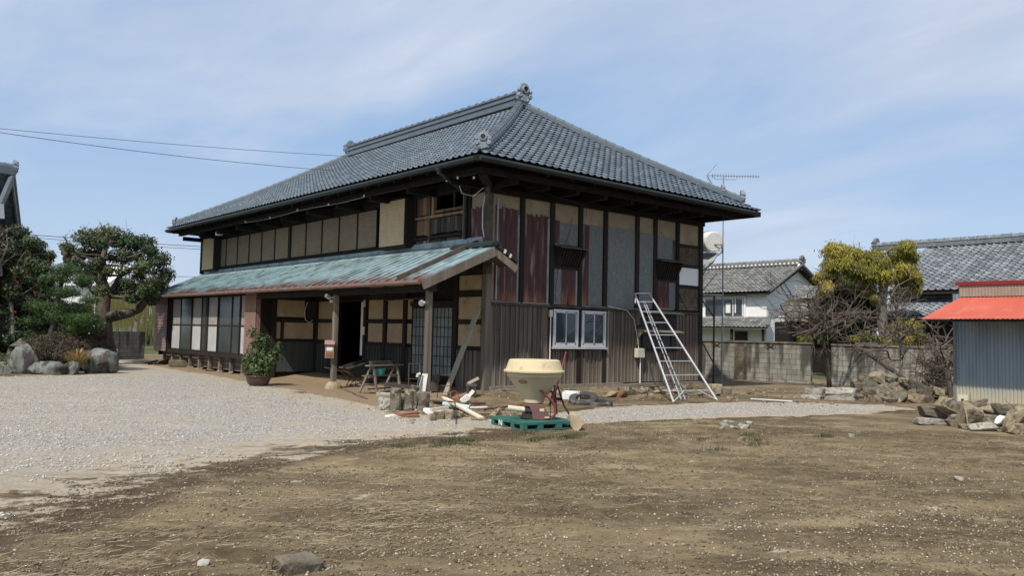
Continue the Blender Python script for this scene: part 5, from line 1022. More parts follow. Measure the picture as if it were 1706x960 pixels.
# stone stumps
def rockobj(name, label, cat, p, size, mat, rot=(0,0,0), seed=1, sub=3, amp=.28, group=None, flat=0, sink=.12):
    mb = MB(seed); mb.chunk((0,0,0), size, seed, rot); o = mb.build(name, mat, smooth=False)
    o.location = (p[0], p[1], p[2]); return tag(o, label, cat, group)
def stump(label, px, py, w, h, seed, mt=m_mossy):
    p = onz(px, py, -.22); mb = MB(seed); rg = random.Random(seed); prof = [(w*.5,-.06),(w*.52,.05),(w*.47,h*.3),(w*.5,h*.55),(w*.46,h*.8),(w*.50,h*.95),(w*.38,h),(0.01,h*.985)]
    mb.lathe(prof, n=14); mb.v = [(x*(1+.16*math.sin(z*23+seed+x*20)), y*(1+.16*math.sin(z*17+seed*2+y*24)), z+.02*math.sin(x*30+seed)) for x, y, z in mb.v]
    o = mb.build('stone_stump', mt); o.location = (p.x, p.y, gz(p.x, p.y)-.01); return tag(o, label, 'stone post')
stump('tallest rough stone post, left of the group before the porch post', 659, 684, .24, .46, 1); stump('mossy stone post in the middle of the stump group', 681, 684, .20, .42, 2); stump('grey stone post right beside the porch post foot', 704, 683, .27, .40, 3, m_stone)
stump('stone post set behind the middle one, moss on its flank', 690, 676, .20, .46, 4); stump('short stone stub between the two left stone posts', 671, 683, .17, .24, 5)
p = onz(643, 682, -.22); rockobj('stone_block', 'pale squared stone block left of the stone posts', 'stone', (p.x,p.y,gz(p.x,p.y)+.10), (.36,.30,.30), m_slab, (0,.2,.3), 12)
p = onz(644, 678, -.22); mb = MB(); mb.cbox((0,0,0),(.42,.22,.06),(0,.05,ANG)); o = mb.build('stone_tile', m_slab, bevel=.01); o.location = (p.x,p.y,gz(p.x,p.y)+.27); tag(o, 'flat pale stone tile on top of the squared stone block', 'stone')
mb = MB(); mb.cbox((0,0,0),(1.1,.22,.07),(0,.06,ANG)); mb.cbox((.15,.1,-.14),(.9,.22,.05),(0,0,ANG)); o = mb.build('old_board', m_rail); o.location = (*onz(678,662,-.2)[:2], .05); tag(o, 'dark old boards laid across behind the stone posts', 'boards')
# planks and pipes on the debris heap
def stick(name, label, cat, a, b, w, h, mt, up=(0,0,1), rnd=False):
    a = Vector(a); b = Vector(b); mb = MB(); (mb.tube([Vector((0,0,0)), b-a], w/2, 10) if rnd else mb.beam(Vector((0,0,0)), b-a, w, h, up)); o = mb.build(name, mt); o.location = a; return tag(o, label, cat)
def pz(px, py, h=0): p = onz(px, py, -.2+h); return Vector((p.x, p.y, gz(p.x, p.y)+h))
stick('new_plank', 'pale new plank lying diagonally over the debris heap', 'plank', pz(802,693,.02), pz(741,662,.20), .11, .035, m_pale)
stick('new_plank', 'second thinner pale plank under the diagonal one', 'plank', pz(788,690,.01), pz(738,660,.17), .07, .03, m_pale)
stick('plastic_pipe', 'pale blue plastic pipe lying under the diagonal plank', 'pipe', pz(738,672,.10), pz(782,677,.06), .11, .11, m_bluepipe, rnd=True)
stick('rusty_pole', 'long rusty brown pole pointing toward the spreader', 'pole', pz(806,679,.05), pz(872,672,.08), .055, .05, m_rustpipe, rnd=True)
stick('plastic_pipe', 'thin white pipe lying left of the rusty pole', 'pipe', pz(780,676,.05), pz(812,676,.05), .04, .04, m_whitep, rnd=True)
stick('dark_batten', 'reddish brown batten behind the blue pipe', 'batten', pz(770,671,.06), pz(808,669,.04), .06, .04, m_steel)
stick('dark_batten', 'low dark batten lying behind the tan rocks', 'batten', pz(758,688,.01), pz(815,688,.01), .05, .04, m_rail)
stick('foam_strip', 'cream foam strip lying on the white foam box', 'foam strip', pz(718,680,.13), pz(746,677,.15), .08, .05, m_cream)
stick('split_log', 'split pale log left of the blue pipe', 'log', pz(718,664,.08), pz(742,666,.10), .09, .09, m_woodh, rnd=True)
stick('split_log', 'curved tan log lying behind the blue pipe', 'log', pz(719,668,.03), pz(745,668,.05), .08, .09, m_woodh, rnd=True)
stick('bamboo_stick', 'bent pale stick lying on the earth before the left porch post', 'stick', pz(612,662,.02), pz(572,645,.05), .03, .03, m_woodh, rnd=True)
stick('roof_tile_shard', 'reddish flat tile left of the tan round stone', 'tile', pz(664,689,.02), pz(698,685,.03), .22, .05, m_terr); stick('roof_tile_shard', 'curved terracotta tile in front of the stone posts', 'tile', pz(676,691,.015), pz(697,690,.02), .14, .04, m_terr)
stick('white_offcut', 'white flat offcut left of the reddish tiles', 'board', pz(645,691,.01), pz(658,690,.01), .14, .03, m_poly)
stick('plastic_pipe', 'long thin white pipe on the gravel edge right of the ladder', 'pipe', G((6.35,-3.6))+UP*.03, G((6.6,-4.7))+UP*.03, .035, .03, m_whitep, rnd=True)
for i, (px, py, s, mt, lb) in enumerate([(704,689,.13,m_stonet,'round tan stone left of the white foam box'),(731,694,.22,m_stonet,'rough tan rock in front of the white foam box'),(748,694,.28,m_stonet,'larger rough tan rock below the diagonal plank'),(829,690,.24,m_stonet,'pale brown rock left of the green pallet'),(722,697,.12,m_mossy,'small mossy rock beside the weeds in front of the foam box'),(765,692,.16,m_stonet,'small brown rock under the diagonal plank')]):
    p = pz(px, py); rockobj('rock', lb, 'rock', (p.x,p.y,p.z+s*.25), (s*1.1,s,s*.75), mt, (0,0,i), 40+i)
# stool-like stump, broken white shard and red tool behind
p = pz(785,664); t = thing('wooden_stool', 'small dark wooden stool behind the debris heap', 'stool', p, rz=ANG); MB().cbox((0,0,.30),(.26,.22,.05)).build('seat', m_rail, t)
for x in (-.09,.09):
    for y in (-.07,.07): MB().cbox((x,y,.14),(.05,.05,.28)).build('leg', m_rail, t)
o = MB().cbox((0,0,0),(.30,.08,.07),(0,-.5,ANG)).build('firewood', m_pale); o.location = p+Vector((.05,0,.40)); tag(o, 'pale split stick resting on the small wooden stool', 'wood')
p = pz(775,668); mb = MB(); mb.cbox((0,0,.08),(.22,.1,.12),(.2,-.7,ANG)); mb.cbox((.12,-.05,.2),(.20,.06,.08),(0,-.9,ANG)); o = mb.build('foam_shard', m_poly); o.location = p; tag(o, 'broken white foam shards in front of the wooden stool', 'foam')
stick('red_tool', 'red-handled tool sticking up from the debris heap', 'tool', pz(763,668,.05), pz(746,666,.42), .035, .03, m_redp, rnd=True)
p = pz(757,666); mb = MB(); mb.tube([(.12*math.cos(a),.1*math.sin(a)*.4,.12+.10*math.sin(a)) for a in np.linspace(0,6.2,14)], .012, 5); mb.tube([(.02,.02,.02),(.1,.05,.2),(.16,0,.04)], .012, 5); o = mb.build('wire_tangle', m_redp); o.location = p; tag(o, 'tangle of reddish wire beside the red-handled tool', 'wire')
# rubble at the foot of the side wall
rr_ = random.Random(77)
for i in range(34):
    x = rr_.uniform(.6, 7.4); y = -.55-rr_.random()**.8*(1.1 if x < 3 else 1.5)
    if 2.6 < x < 4 and y < -1.6: continue
    s = rr_.uniform(.14, .42); rockobj('rubble_stone', 'broken flat foundation stone along the foot of the side wall', 'stone', (x, y, gz(x,y)+s*.10), (s*1.5, s, s*.42), [m_stone,m_stonet,m_mossy][i % 3], (rr_.uniform(-.2,.2),rr_.uniform(-.2,.2),rr_.uniform(-.6,.6)), 200+i, 2, group='rubble along the side wall')
for i, (px, py, w, h, lb) in enumerate([(1192,653,.34,.30,'square tan stone block beyond the ladder foot'),(1210,655,.26,.22,'small grey stone right of the square tan block')]):
    p = pz(px, py); mb = MB(i); mb.cbox((0,0,h/2-.02),(w,w*.8,h),(0,0,ANG+.2)); o = mb.build('stone_block', m_stonet if i == 0 else m_stone, bevel=.03); o.location = p; tag(o, lb, 'stone')
p = pz(1036,660); rockobj('red_stone', 'reddish stone among the weeds below the meter box', 'stone', (p.x,p.y,p.z+.08), (.34,.24,.2), m_terr, (0,0,.4), 71)
# small objects left of the veranda: stones, sticks
p = onz(300, 611, -.22); mb = MB(); mb.cbox((0,0,.12),(.80,.40,.26),(0,0,ANG+.1)); o = mb.build('stepping_stone', m_stone, bevel=.04); o.location = p; tag(o, 'squared dark stepping stone before the veranda plinth', 'stone')
for i, (a, b) in enumerate(((248,272),(256,288),(240,262),(262,280))):
    stick('timber_scrap', 'weathered timber scrap heaped left of the stepping stone', 'timber', pz(a,606-i,.02+.03*i), pz(b,604-2*i,.05+.05*i), .09, .07, m_rail).__setitem__('group', 'timber scraps by the veranda end')
# potted shrub
p = onz(430, 641, -.2); po = thing('potted_shrub', 'leafy green shrub in a wide brown glazed pot before the veranda', 'potted plant', (p.x, p.y, gz(p.x,p.y)))
mb = MB(); mb.lathe([(.20,0),(.28,.06),(.33,.18),(.33,.25),(.35,.26),(.35,.29),(.31,.29),(.30,.22),(.0,.22)], n=28, cap=False); mb.build('pot', m_pot, po, smooth=True)
# ================================================================== PLANTS
def leafmesh(name, clumps, n, size, mat, parent, seed=1, flat=1., droop=0, aspect=.5, shell=.55, up=.3, **kw):
    r = np.random.RandomState(seed); V = []; Rn = []; tot = sum(c[1]**2 for c in clumps)
    for c in clumps:
        ctr, R = np.array(c[0], float), c[1]; m = max(8, int(n*R*R/tot)); fl = c[2] if len(c) > 2 else flat
        d = r.normal(0, 1, (m, 3)); d /= np.linalg.norm(d, axis=1)[:,None]; rad_ = R*(shell + (1-shell)*r.uniform(0, 1, m)**.5)*(1 + .22*np.sin(d[:,0]*5+seed)*np.sin(d[:,1]*6+R*9))
        sc = r.uniform(0, 1, m) < .3; rad_[sc] *= r.uniform(.3, 1.38, sc.sum())
        P = ctr + d*rad_[:,None]*np.array([1, 1, fl]); nrm = d*1. + r.normal(0, .6, (m, 3)) + np.array([0, 0, up]); nrm /= np.linalg.norm(nrm, axis=1)[:,None]
        t = np.cross(nrm, r.normal(0, 1, (m, 3))); 
        if droop: t = np.tile(np.array([0, 0, -1.]), (m, 1))*droop + d*.5 + r.normal(0, .35, (m, 3))
        t /= np.linalg.norm(t, axis=1)[:,None]; b = np.cross(nrm, t); b /= np.linalg.norm(b, axis=1)[:,None]+1e-9
        s = size*r.uniform(.6, 1.3, m)[:,None]; w = s*aspect
        V.append(np.stack([P-t*s*.5, P-b*w*.5+nrm*s*.06, P+t*s*.5, P+b*w*.5+nrm*s*.06], 1)); Rn.append(np.clip(.25+.5*r.uniform()*1.0 + r.uniform(-.3, .3, m) + .10*d[:,2], 0, 1))
    V = np.concatenate(V).reshape(-1, 3); F = np.arange(len(V)).reshape(-1, 4); return fastmesh(name, V, F, mat, parent, rnd=np.concatenate(Rn), **kw)
def limb(mb, a, b, r0, r1, rg, wig=.12, n=7, sidex=6):
    a, b = Vector(a), Vector(b); L_ = (b-a).length; o1 = Vector((rg.uniform(-1,1),rg.uniform(-1,1),rg.uniform(-.5,1)))*wig*L_; o2 = Vector((rg.uniform(-1,1),rg.uniform(-1,1),rg.uniform(-1,.6)))*wig*L_*.6
    pts = []; rs = []
    for i in range(n+1): f = i/n; pts.append(a.lerp(b, f) + o1*math.sin(math.pi*f) + o2*math.sin(2*math.pi*f)); rs.append(r0+(r1-r0)*f)
    mb.tube(pts, rs, sidex); return pts
def twigs(mb, p, d, ln, r, depth, rg, kids=3, up=.15, gn=.5):
    pts = [Vector(p)]; dd = Vector(d).normalized(); m = 4
    for i in range(m): dd = (dd + Vector((rg.gauss(0,gn*.4),rg.gauss(0,gn*.4),rg.gauss(0,gn*.35)+up*.3))).normalized(); pts.append(pts[-1]+dd*ln/m)
    mb.tube(pts, [r*1.15*(1-.6*i/m) for i in range(m+1)], 5 if r > .012 else 4, cap=False)
    if depth <= 0: return
    for k in range(kids):
        q = pts[rg.randint(1, m)]; nd = dd + Vector((rg.gauss(0,1),rg.gauss(0,1),rg.gauss(0,.7)+up))*.75; twigs(mb, q, nd, ln*rg.uniform(.5,.8), r*.55, depth-1, rg, kids, up, gn)
# potted shrub foliage
cl = [((rx*.7686+f*.64, -rx*.64+f*.77, z), R) for rx, f, z, R in [(0,0,.62,.34),(-.12,.1,.95,.30),(.25,0,.75,.30),(.05,.1,1.25,.26),(-.22,0,1.5,.17),(.42,.1,.92,.22),(-.3,.05,.7,.24),(.15,0,.42,.25),(.55,0,1.12,.10),(-.05,-.1,.45,.30)]]
leafmesh('foliage', cl, 2300, .11, m_shrub, po, 4, aspect=.42, shell=.3); mb = MB(); rg = random.Random(3)
for k in range(9): limb(mb, (rg.uniform(-.1,.1),rg.uniform(-.1,.1),.2), Vector(cl[k % 10][0])+Vector((0,0,.15)), .016, .005, rg)
mb.build('stems', m_twig, po)
def crown_tree(name, label, cat, base, clump_px, d, leaf, bark, n, size, trunk, seed=1, flat=.8, aspect=.5, droop=0, jit=1.0, scale=1., fork=None, group=None, shell=.5, branch=.05, sidex=8):
    base = Vector(base); t = thing(name, label, cat, base, group); rg = random.Random(seed); cl = []
    for c in clump_px: w = at(c[0], c[1], d + rg.uniform(-jit, jit)) - base; cl.append((w, c[2]*scale) if len(c) < 4 else (w, c[2]*scale, c[3]))
    mb = MB(seed); tp = [Vector(p) for p, _ in trunk]; mb.tube(tp, [r for _, r in trunk], 12)
    mb.build('trunk', bark, t, smooth=True); mb = MB(seed)
    for c in cl:
        q = min(tp[len(tp)//3:], key=lambda p: (p-c[0]).length + (1.5 if p.z > c[0].z+.3 else 0)); pts = limb(mb, q, c[0], branch, branch*.3, rg, .16)
        for k in range(4): twigs(mb, pts[-1-k % 3], Vector((rg.gauss(0,1),rg.gauss(0,1),rg.gauss(.3,.6))), c[1]*1.0, branch*.22, 1, rg, 2)
    mb.build('branches', bark, t); leafmesh('crown', cl, n, size, leaf, t, seed, flat, droop, aspect, shell); return t, cl
OP = [(146,396,20),(182,392,22),(214,404,22),(241,406,18),(262,432,20),(272,458,18),(238,446,16),(200,428,18),(158,420,18),(131,424,15),(110,412,11),(246,482,17),(213,474,15),(178,452,13),(150,452,17),(256,474,17),(167,484,14),(222,497,12),(253,500,11),(140,470,13),(228,428,13),(168,404,14),(196,405,12),(250,418,12),(268,476,13),(120,440,12),(205,452,11),(172,505,10),(116,414,9),(160,440,12),(232,462,12)]
S34 = 34/1380.25
ob = onz(184, 604, -.24); ob = Vector((-3.9,20.0,GZ)); tr = lambda px, py, dd=34: at(px, py, dd) - ob
oak, _ = crown_tree('garden_tree', 'big gnarled evergreen garden tree with thick curved limb, left of the farmhouse', 'tree', ob, [(a, b, c*S34*1.08) for a, b, c in OP], 34, m_oakleaf, m_bark, 19000, .12, [((0,0,-.2),.36),(tr(183,590),.30),(tr(178,560),.24),(tr(174,535),.29),(tr(172,515),.26),(tr(177,490),.20),(tr(168,455),.16),(tr(172,430),.13),(tr(178,405),.07)], 5, flat=.74, jit=1.1, branch=.055)
mb = MB(); mb.tube([tr(174,530), tr(195,526), tr(214,522), tr(232,514), tr(243,502,33.6), tr(248,488,33.4)], [.24,.22,.20,.18,.14,.08], 10); mb.tube([tr(172,500), tr(190,480), tr(200,460), tr(222,446), tr(240,440)], [.16,.13,.11,.07,.04], 8); mb.tube([tr(172,480), tr(150,450), tr(128,430), tr(116,420)], [.14,.12,.11,.03], 8)
[mb.rock(tr(112+dx,424+dy), (q,q,q*1.1), 5+dx, (0,0,dx), 2, 1.0) for dx, dy, q in ((0,0,.42),(-4,-8,.34),(5,5,.4),(10,8,.42),(-2,6,.34),(4,-9,.28),(8,-2,.34))]; [twigs(mb, tr(110+3*q,416), Vector((rg.gauss(0,.5),0,1)), .6, .018, 1, rg, 3) for q in range(4)]; mb.build('limb', m_bark, oak, smooth=True)
S29 = 29/1380.25; nb = Vector((-6.7,15.7,GZ)); tn = lambda px, py, dd=29: at(px, py, dd) - nb
crown_tree('cloud_pruned_pine', 'cloud-pruned garden pine with flat layered green pads', 'tree', nb, [(a, b, c*S29*1.15, f) for a, b, c, f in [(112,450,24,.42),(96,464,22,.4),(138,466,20,.4),(82,482,20,.4),(107,488,22,.4),(72,512,24,.42),(119,516,32,.38),(140,532,26,.38),(98,528,26,.4),(60,535,20,.45),(150,500,14,.4),(128,548,22,.4),(90,505,18,.4)]], 29, m_pineleaf, m_bark, 34000, .085, [((0,0,-.1),.14),(tn(84,560),.11),(tn(90,540),.12),(tn(86,520),.10),(tn(98,495),.09),(tn(104,465),.06)], 9, aspect=.22, jit=.5, shell=.35, branch=.035)
S30 = 30/1380.25; cb = Vector((-8.0,16.6,GZ)); rg = random.Random(12); CPX = []
for py in range(388, 600, 15):
    xr = 30+min(55, max(0,(py-375))*.9) if py < 470 else (88 if py < 520 else 60)
    x = -30
    while x < xr: CPX.append((x+rg.uniform(-5,5), py+rg.uniform(-6,6), rg.uniform(13,19)*S30)); x += 17
CPX += [(6,384,9*S30),(70,408,9*S30),(84,425,9*S30),(78,450,10*S30)]
cam_t, ccl = crown_tree('camellia_tree', 'tall dark camellia with scattered red blossoms at the left edge', 'tree', cb, CPX, 29.6, m_camleaf, m_barkg, 72000, .10, [((0,0,-.1),.12),((.1,.1,1.2),.1),((0,.2,2.4),.08),((.1,.2,3.6),.05)], 21, jit=.9, shell=.35, branch=.022)
proto = None
for (px, py) in [(52,412),(81,434),(40,441),(62,400),(30,470),(74,452),(8,545),(3,536),(22,498),(66,470),(45,455),(35,424),(12,430),(58,488),(86,446),(26,520),(72,420),(48,430),(5,470)]:
    if proto is None:
        mb = MB(); 
        for k in range(6): a = k*math.pi/3; mb.rock((.028*math.cos(a),.02,.028*math.sin(a)), (.05,.04,.05), k, sub=1)
        proto = mb.build('blossom', m_flower, cam_t); o = proto
    else: o = proto.copy(); COL.objects.link(o)
    o.location = at(px, py, 28.85 if py % 3 else 29.1) - cb; o.scale = (.8,.8,.8)
mb = MB(4); rg = random.Random(8)
for (a, b) in (((2,460),(6,385)),((-5,470),(12,398))): pts = limb(mb, at(*a, 28.6)-cb, at(*b, 28.6)-cb, .05, .015, rg, .1); [twigs(mb, q, Vector((rg.gauss(0,1),rg.gauss(0,1),.6)), .45, .014, 2, rg) for q in pts[2:]]
mb.build('bare_branch', m_barkg, cam_t)
def mound(name, label, base, clumps, n, size, mat, seed, aspect=.5, cat='shrub', shell=.85, flat=.75, up=.3, droop=0):
    base = Vector(base); t = thing(name, label, cat, base); cl = [(Vector(c)-base, r) for c, r in clumps]; leafmesh('foliage', cl, n, size, mat, t, seed, flat, droop, aspect, shell, up)
    mb = MB(seed); rg = random.Random(seed)
    for c, r in cl: twigs(mb, (0,0,0), c+Vector((0,0,.1)), c.length*.8, .012, 1, rg)
    mb.build('stems', m_twig, t); return t
az = lambda px, py, d: at(px, py, d)
mound('azalea_bush', 'wide clipped azalea mound of brownish green leaves behind the boulders', (-6.9,14.6,GZ), [(az(96,585,28.6),.85),(az(78,588,28.4),.75),(az(118,588,28.6),.75),(az(60,592,28.4),.55),(az(138,594,28.8),.5)], 48000, .055, m_azleaf, 31, shell=.8)
mound('azalea_bush', 'smaller upright azalea between the clipped mound and the big tree trunk', (-5.6,15.6,GZ), [(az(155,572,29.8),.42),(az(168,582,29.8),.42),(az(150,590,29.6),.4),(az(165,560,30),.3)], 12000, .055, m_azleaf, 32, shell=.7)
mound('evergreen_bush', 'low bright green plants at the left edge behind the first boulder', (-8.9,13.6,GZ), [(az(6,603,27),.3),(az(-10,600,27),.35),(az(16,610,26.6),.2)], 2600, .08, m_shrub, 33)
mound('evergreen_bush', 'dark green bush between the stone lantern and the azalea mound', (-7.6,15.6,GZ), [(az(52,578,28.9),.42),(az(45,595,28.9),.4),(az(66,560,29.4),.42)], 9000, .07, m_camleaf, 34, shell=.6)
mound('evergreen_bush', 'dark mass of shrubs under the cloud-pruned pine', (-6.6,17.2,GZ), [(az(100,545,31),.8),(az(130,560,31),.7),(az(70,560,31),.9),(az(150,545,31.5),.5),(az(30,560,31.4),1.0),(az(0,560,31.5),1.0)], 20000, .10, m_camleaf, 35, shell=.7)
# ornamental grass
gp = at(129, 600, 26.9); gp.z = GZ+.05; t = thing('grass_clump', 'arching straw-gold ornamental grass clump between the boulders', 'grass clump', gp); r = np.random.RandomState(3); V = []; 
for k in range(520):
    a = r.uniform(0, 6.28); L_ = r.uniform(.45, .78); lean = r.uniform(.25, 1.0); w = .014; d = np.array([math.cos(a), math.sin(a)]); s_ = np.array([-d[1], d[0]])*w; prev = None
    for i in range(5):
        f = i/4; rr2 = lean*L_*f*1.0; z = .02 + L_*1.15*math.sin(f*1.9*.95)*(1-lean*.35); c = d*rr2 + r.normal(0,.004,2); q = (np.r_[c-s_*(1-f*.8), z], np.r_[c+s_*(1-f*.8), z])
        if prev is not None: V += [prev[0], prev[1], q[1], q[0]]
        prev = q
V = np.array(V); fastmesh('blades', V, np.arange(len(V)).reshape(-1, 4), m_drygrass, t, rnd=np.repeat(r.uniform(0, 1, 520), 4))
# boulders and lantern
def boulder(label, px, py, d_, w, h, dep, seed, rot=0, flat=0):
    p = at(px, py, d_); p.z = GZ; mb = MB(seed); mb.rock((0,0,h*.42), (w, dep, h*1.35), seed, (0,0,ANG+rot), 4, .30, flat=flat); o = mb.build('boulder', m_bould, smooth=True); o.location = p; tag(o, label, 'boulder')
    return o
boulder('tall blocky lichened boulder left of the long low one', 41, 610, 26.6, 1.05, .86, .7, 63, 0, .9); boulder('long low grey boulder in the middle of the garden edge', 88, 615, 26.3, 1.25, .42, .6, 62, .05, .7); boulder('small rounded boulder touching the right end of the long low one', 121, 615, 26.6, .60, .34, .5, 66, 0)
boulder('big pyramid-shaped boulder with dark streaks at the right end of the garden', 163, 604, 27.6, 1.1, .90, .8, 69, .2); boulder('small low boulder at the left frame edge', 6, 618, 26.4, .75, .30, .5, 64, 0)
lp = at(32, 606, 27.6); lp.z = GZ; t = thing('stone_lantern', 'small mossy stone lantern between the camellia and tall boulder', 'lantern', lp)
mb = MB(); mb.lathe([(.22,0),(.20,.12),(.12,.16),(.11,.48),(.16,.52)], n=12); mb.build('pedestal', m_stone, t); mb = MB(); mb.lathe([(.30,.82),(.32,.86),(.12,.98),(.07,1.04),(.03,1.10)], n=6); mb.build('cap', m_mossy, t); mb = MB(); mb.lathe([(.15,.52),(.17,.56),(.13,.58),(.13,.80),(.18,.82)], n=6); mb.build('fire_box', m_stone, t)
# willow and background greenery on the left
wb0 = Vector((3.0,41.5,GZ)); t = thing('weeping_willow', 'pale yellow weeping willow beyond the short dark wall', 'tree', wb0)
mb = MB(); mb.tube([(0,0,0),(.1,0,1.2),(0,.1,2.4),(.3,0,3.6)], [.25,.2,.16,.1], 8); rg = random.Random(2)
for k in range(8): limb(mb, (0,0,1.5+k*.2), (rg.uniform(-2.2,2.2),rg.uniform(-2,2),3.2+rg.uniform(0,1)), .06, .02, rg)
mb.tube([Vector((0,0,0)), Vector((0,0,2))], .1, 6); mb.build('trunk', m_barkg, t); r = np.random.RandomState(8); V = []; R_ = []
for k in range(620):
    a = r.uniform(0, 6.28); rr3 = 3.4*math.sqrt(r.uniform(.02, 1)); x, y = rr3*math.cos(a), rr3*math.sin(a); zt = 4.4-.10*rr3**2+r.uniform(-.5,.4); L_ = r.uniform(1.0, 3.6); zb = max(.25, zt-L_); s_ = r.normal(0, .03, 2); c = r.uniform()
    for i in range(3): f0, f1 = i/3, (i+1)/3; j = r.normal(0,.03,2); V += [[x+s_[0]*0-.022+j[0],y,zt+(zb-zt)*f0],[x+.022+j[0],y+.02,zt+(zb-zt)*f0],[x+.022+j[1],y+.02,zt+(zb-zt)*f1],[x-.022+j[1],y,zt+(zb-zt)*f1]]; R_.append(c)
V = np.array(V); fastmesh('strands', V, np.arange(len(V)).reshape(-1, 4), m_willow, t, rnd=R_)
rg = random.Random(44)
for i, (px, d_, hgt, w) in enumerate([(-60,62,4.6,3.2),(20,66,5.2,3.5),(95,60,3.2,2.6),(160,70,3.0,3.0),(225,72,3.4,3.2),(290,74,3.0,3.0),(340,78,4.0,3.4)]):
    b = at(px, 560, d_); b.z = GZ; t = thing('background_tree', ['leafy tree far behind the camellia','tall dark tree far behind the camellia, second from the left','low tree behind the big garden tree','low bush-like tree behind the pale willow','round tree beyond the willow','small tree at the back near the veranda end','tree hidden behind the farmhouse left end'][i], 'tree', b, 'trees beyond the garden')
    cl = [(Vector((rg.uniform(-w/2,w/2), rg.uniform(-w/2,w/2), rg.uniform(.5,hgt-.8))), rg.uniform(.6,1.1)) for _ in range(11)]; leafmesh('crown', cl, 4200, .20, m_darkconif, t, 60+i, .8, 0, .5, .5)
    mb = MB(); mb.tube([(0,0,0),(0,.1,hgt*.7)], [.16,.06], 7); mb.build('trunk', m_bark, t)
# right-hand trees
S36 = 36/1380.25; qb = Vector((22.6,.5,GZ)); tq = lambda px, py, dd=36: at(px, py, dd) - qb
CQ = [(1390,418,16),(1412,424,17),(1436,430,16),(1458,428,14),(1386,440,14),(1424,449,15),(1450,456,15),(1473,458,15),(1492,428,17),(1510,412,13),(1514,428,14),(1506,449,15),(1520,460,12),(1526,470,9),(1505,466,13),(1440,466,14),(1404,440,15),(1470,440,13),(1378,478,11),(1366,462,10),(1445,486,9),(1525,482,9),(1460,500,8),(1500,484,10)]
t, _ = crown_tree('golden_conifer', 'tall golden-tipped conifer with bare leaning trunk behind the pale block wall', 'tree', qb, [(a, b+2, c*S36*1.30) for a, b, c in CQ], 36, m_goldleaf, m_barkg, 22000, .17, [((0,0,-.1),.26),(tq(1479,585),.22),(tq(1470,540),.22),(tq(1469,500),.20),(tq(1474,465),.17),(tq(1478,435),.12),(tq(1480,420),.06)], 13, droop=1.1, aspect=.28, jit=.9, shell=.4, branch=.04)
S38 = 38/1380.25; qb2 = at(1405, 600, 38); qb2.z = GZ
crown_tree('green_conifer', 'darker olive conifer mass filling the space left of the golden one', 'tree', qb2, [(a, b, c*S38*1.3) for a, b, c in [(1380,462,15),(1396,472,17),(1412,480,18),(1378,486,14),(1430,486,16),(1370,505,14),(1392,505,18),(1414,510,20),(1438,512,18),(1455,530,16),(1364,530,13),(1385,535,18),(1410,540,20),(1435,545,18),(1395,560,18),(1375,560,14),(1420,565,16),(1350,560,9),(1338,566,8),(1456,505,12),(1448,480,12)]], 38, m_darkconif, m_bark, 30000, .16, [((0,0,-.1),.2),((0,0,1.5),.15),((.1,0,3),.08)], 14, droop=.6, aspect=.3, jit=.8, shell=.4, branch=.03)
qb3 = at(1510, 600, 34); qb3.z = GZ
crown_tree('golden_shrub', 'yellow-green conifer shrub just above the pale block wall', 'shrub', qb3, [(a, b, c*34/1380.25) for a, b, c in [(1500,546,15),(1520,545,14),(1530,562,13),(1510,566,15),(1492,566,13),(1445,562,12),(1428,565,10),(1462,568,9),(1536,578,10),(1378,484,9),(1458,497,7)]], 34, m_goldleaf, m_bark, 7000, .14, [((0,0,-.1),.1),((0,0,.8),.08),((.1,0,1.6),.05)], 15, droop=.6, aspect=.3, jit=.4, shell=.4, branch=.02)
def bare_tree(name, label, base, trunk, targets, seed, r0=.12, tw=.55, depth=3, mt=m_bark, kids=2, d=29, up=.12):
    base = Vector(base); t = thing(name, label, 'tree', base); f = lambda p: (at(p[0], p[1], p[2] if len(p) > 2 else d) - base); tp = [Vector((0,0,-.05))] + [f(p) for p in trunk]; rg = random.Random(seed)
    mb = MB(seed); n = len(tp); mb.tube(tp, [r0*(1-.45*i/(n-1)) for i in range(n)], 10); mb.build('trunk', mt, t, smooth=True); mb = MB(seed)
    for tg in targets:
        s = tp[-1] if len(tg) < 3 or not isinstance(tg[2], str) else tp[int(tg[2])]; e = f((tg[0], tg[1], d+rg.uniform(-1.2,1.2))); pts = limb(mb, s, e, r0*.42, .016, rg, .13, 8)
        for q in pts[2:]: 
            twigs(mb, q, Vector((rg.gauss(0,1),rg.gauss(0,1),rg.gauss(.25,.7))), tw*rg.uniform(.7,1.5), .018, depth-1, rg, kids, up)
    mb.build('branches', m_twig, t); return t
pb = Vector((13.3,-1.2,gz(13.3,-1.2))); pb = onz(1382, 643); pb = at(1382,640,28.8); pb.z = GZ+.0
bare_tree('plum_tree', 'leafless gnarled plum tree standing in the gap between the block walls', pb, [(1380,620),(1377,595),(1371,570),(1374,556)], [(1330,520),(1300,508),(1288,530),(1345,490),(1380,490),(1400,520),(1420,500),(1395,540),(1310,545),(1410,545),(1360,510),(1300,490),(1365,480),(1440,520),(1320,560)], 51, .085, .7, 3, d=28.8)
t2 = at(1500,657,26); t2.z = GZ
bare_tree('bare_sapling', 'upright leafless sapling behind the rubble pile, straight thin trunk', t2, [(1501,630,26),(1502,600,26),(1500,570,26)], [(1496,475),(1480,490),(1515,480),(1460,530),(1530,520),(1508,505),(1430,590,'2'),(1440,545),(1415,560),(1545,560,'2')], 52, .07, .55, 3, mt=m_barkg, d=26)
t3 = at(1560,662,24); t3.z = GZ
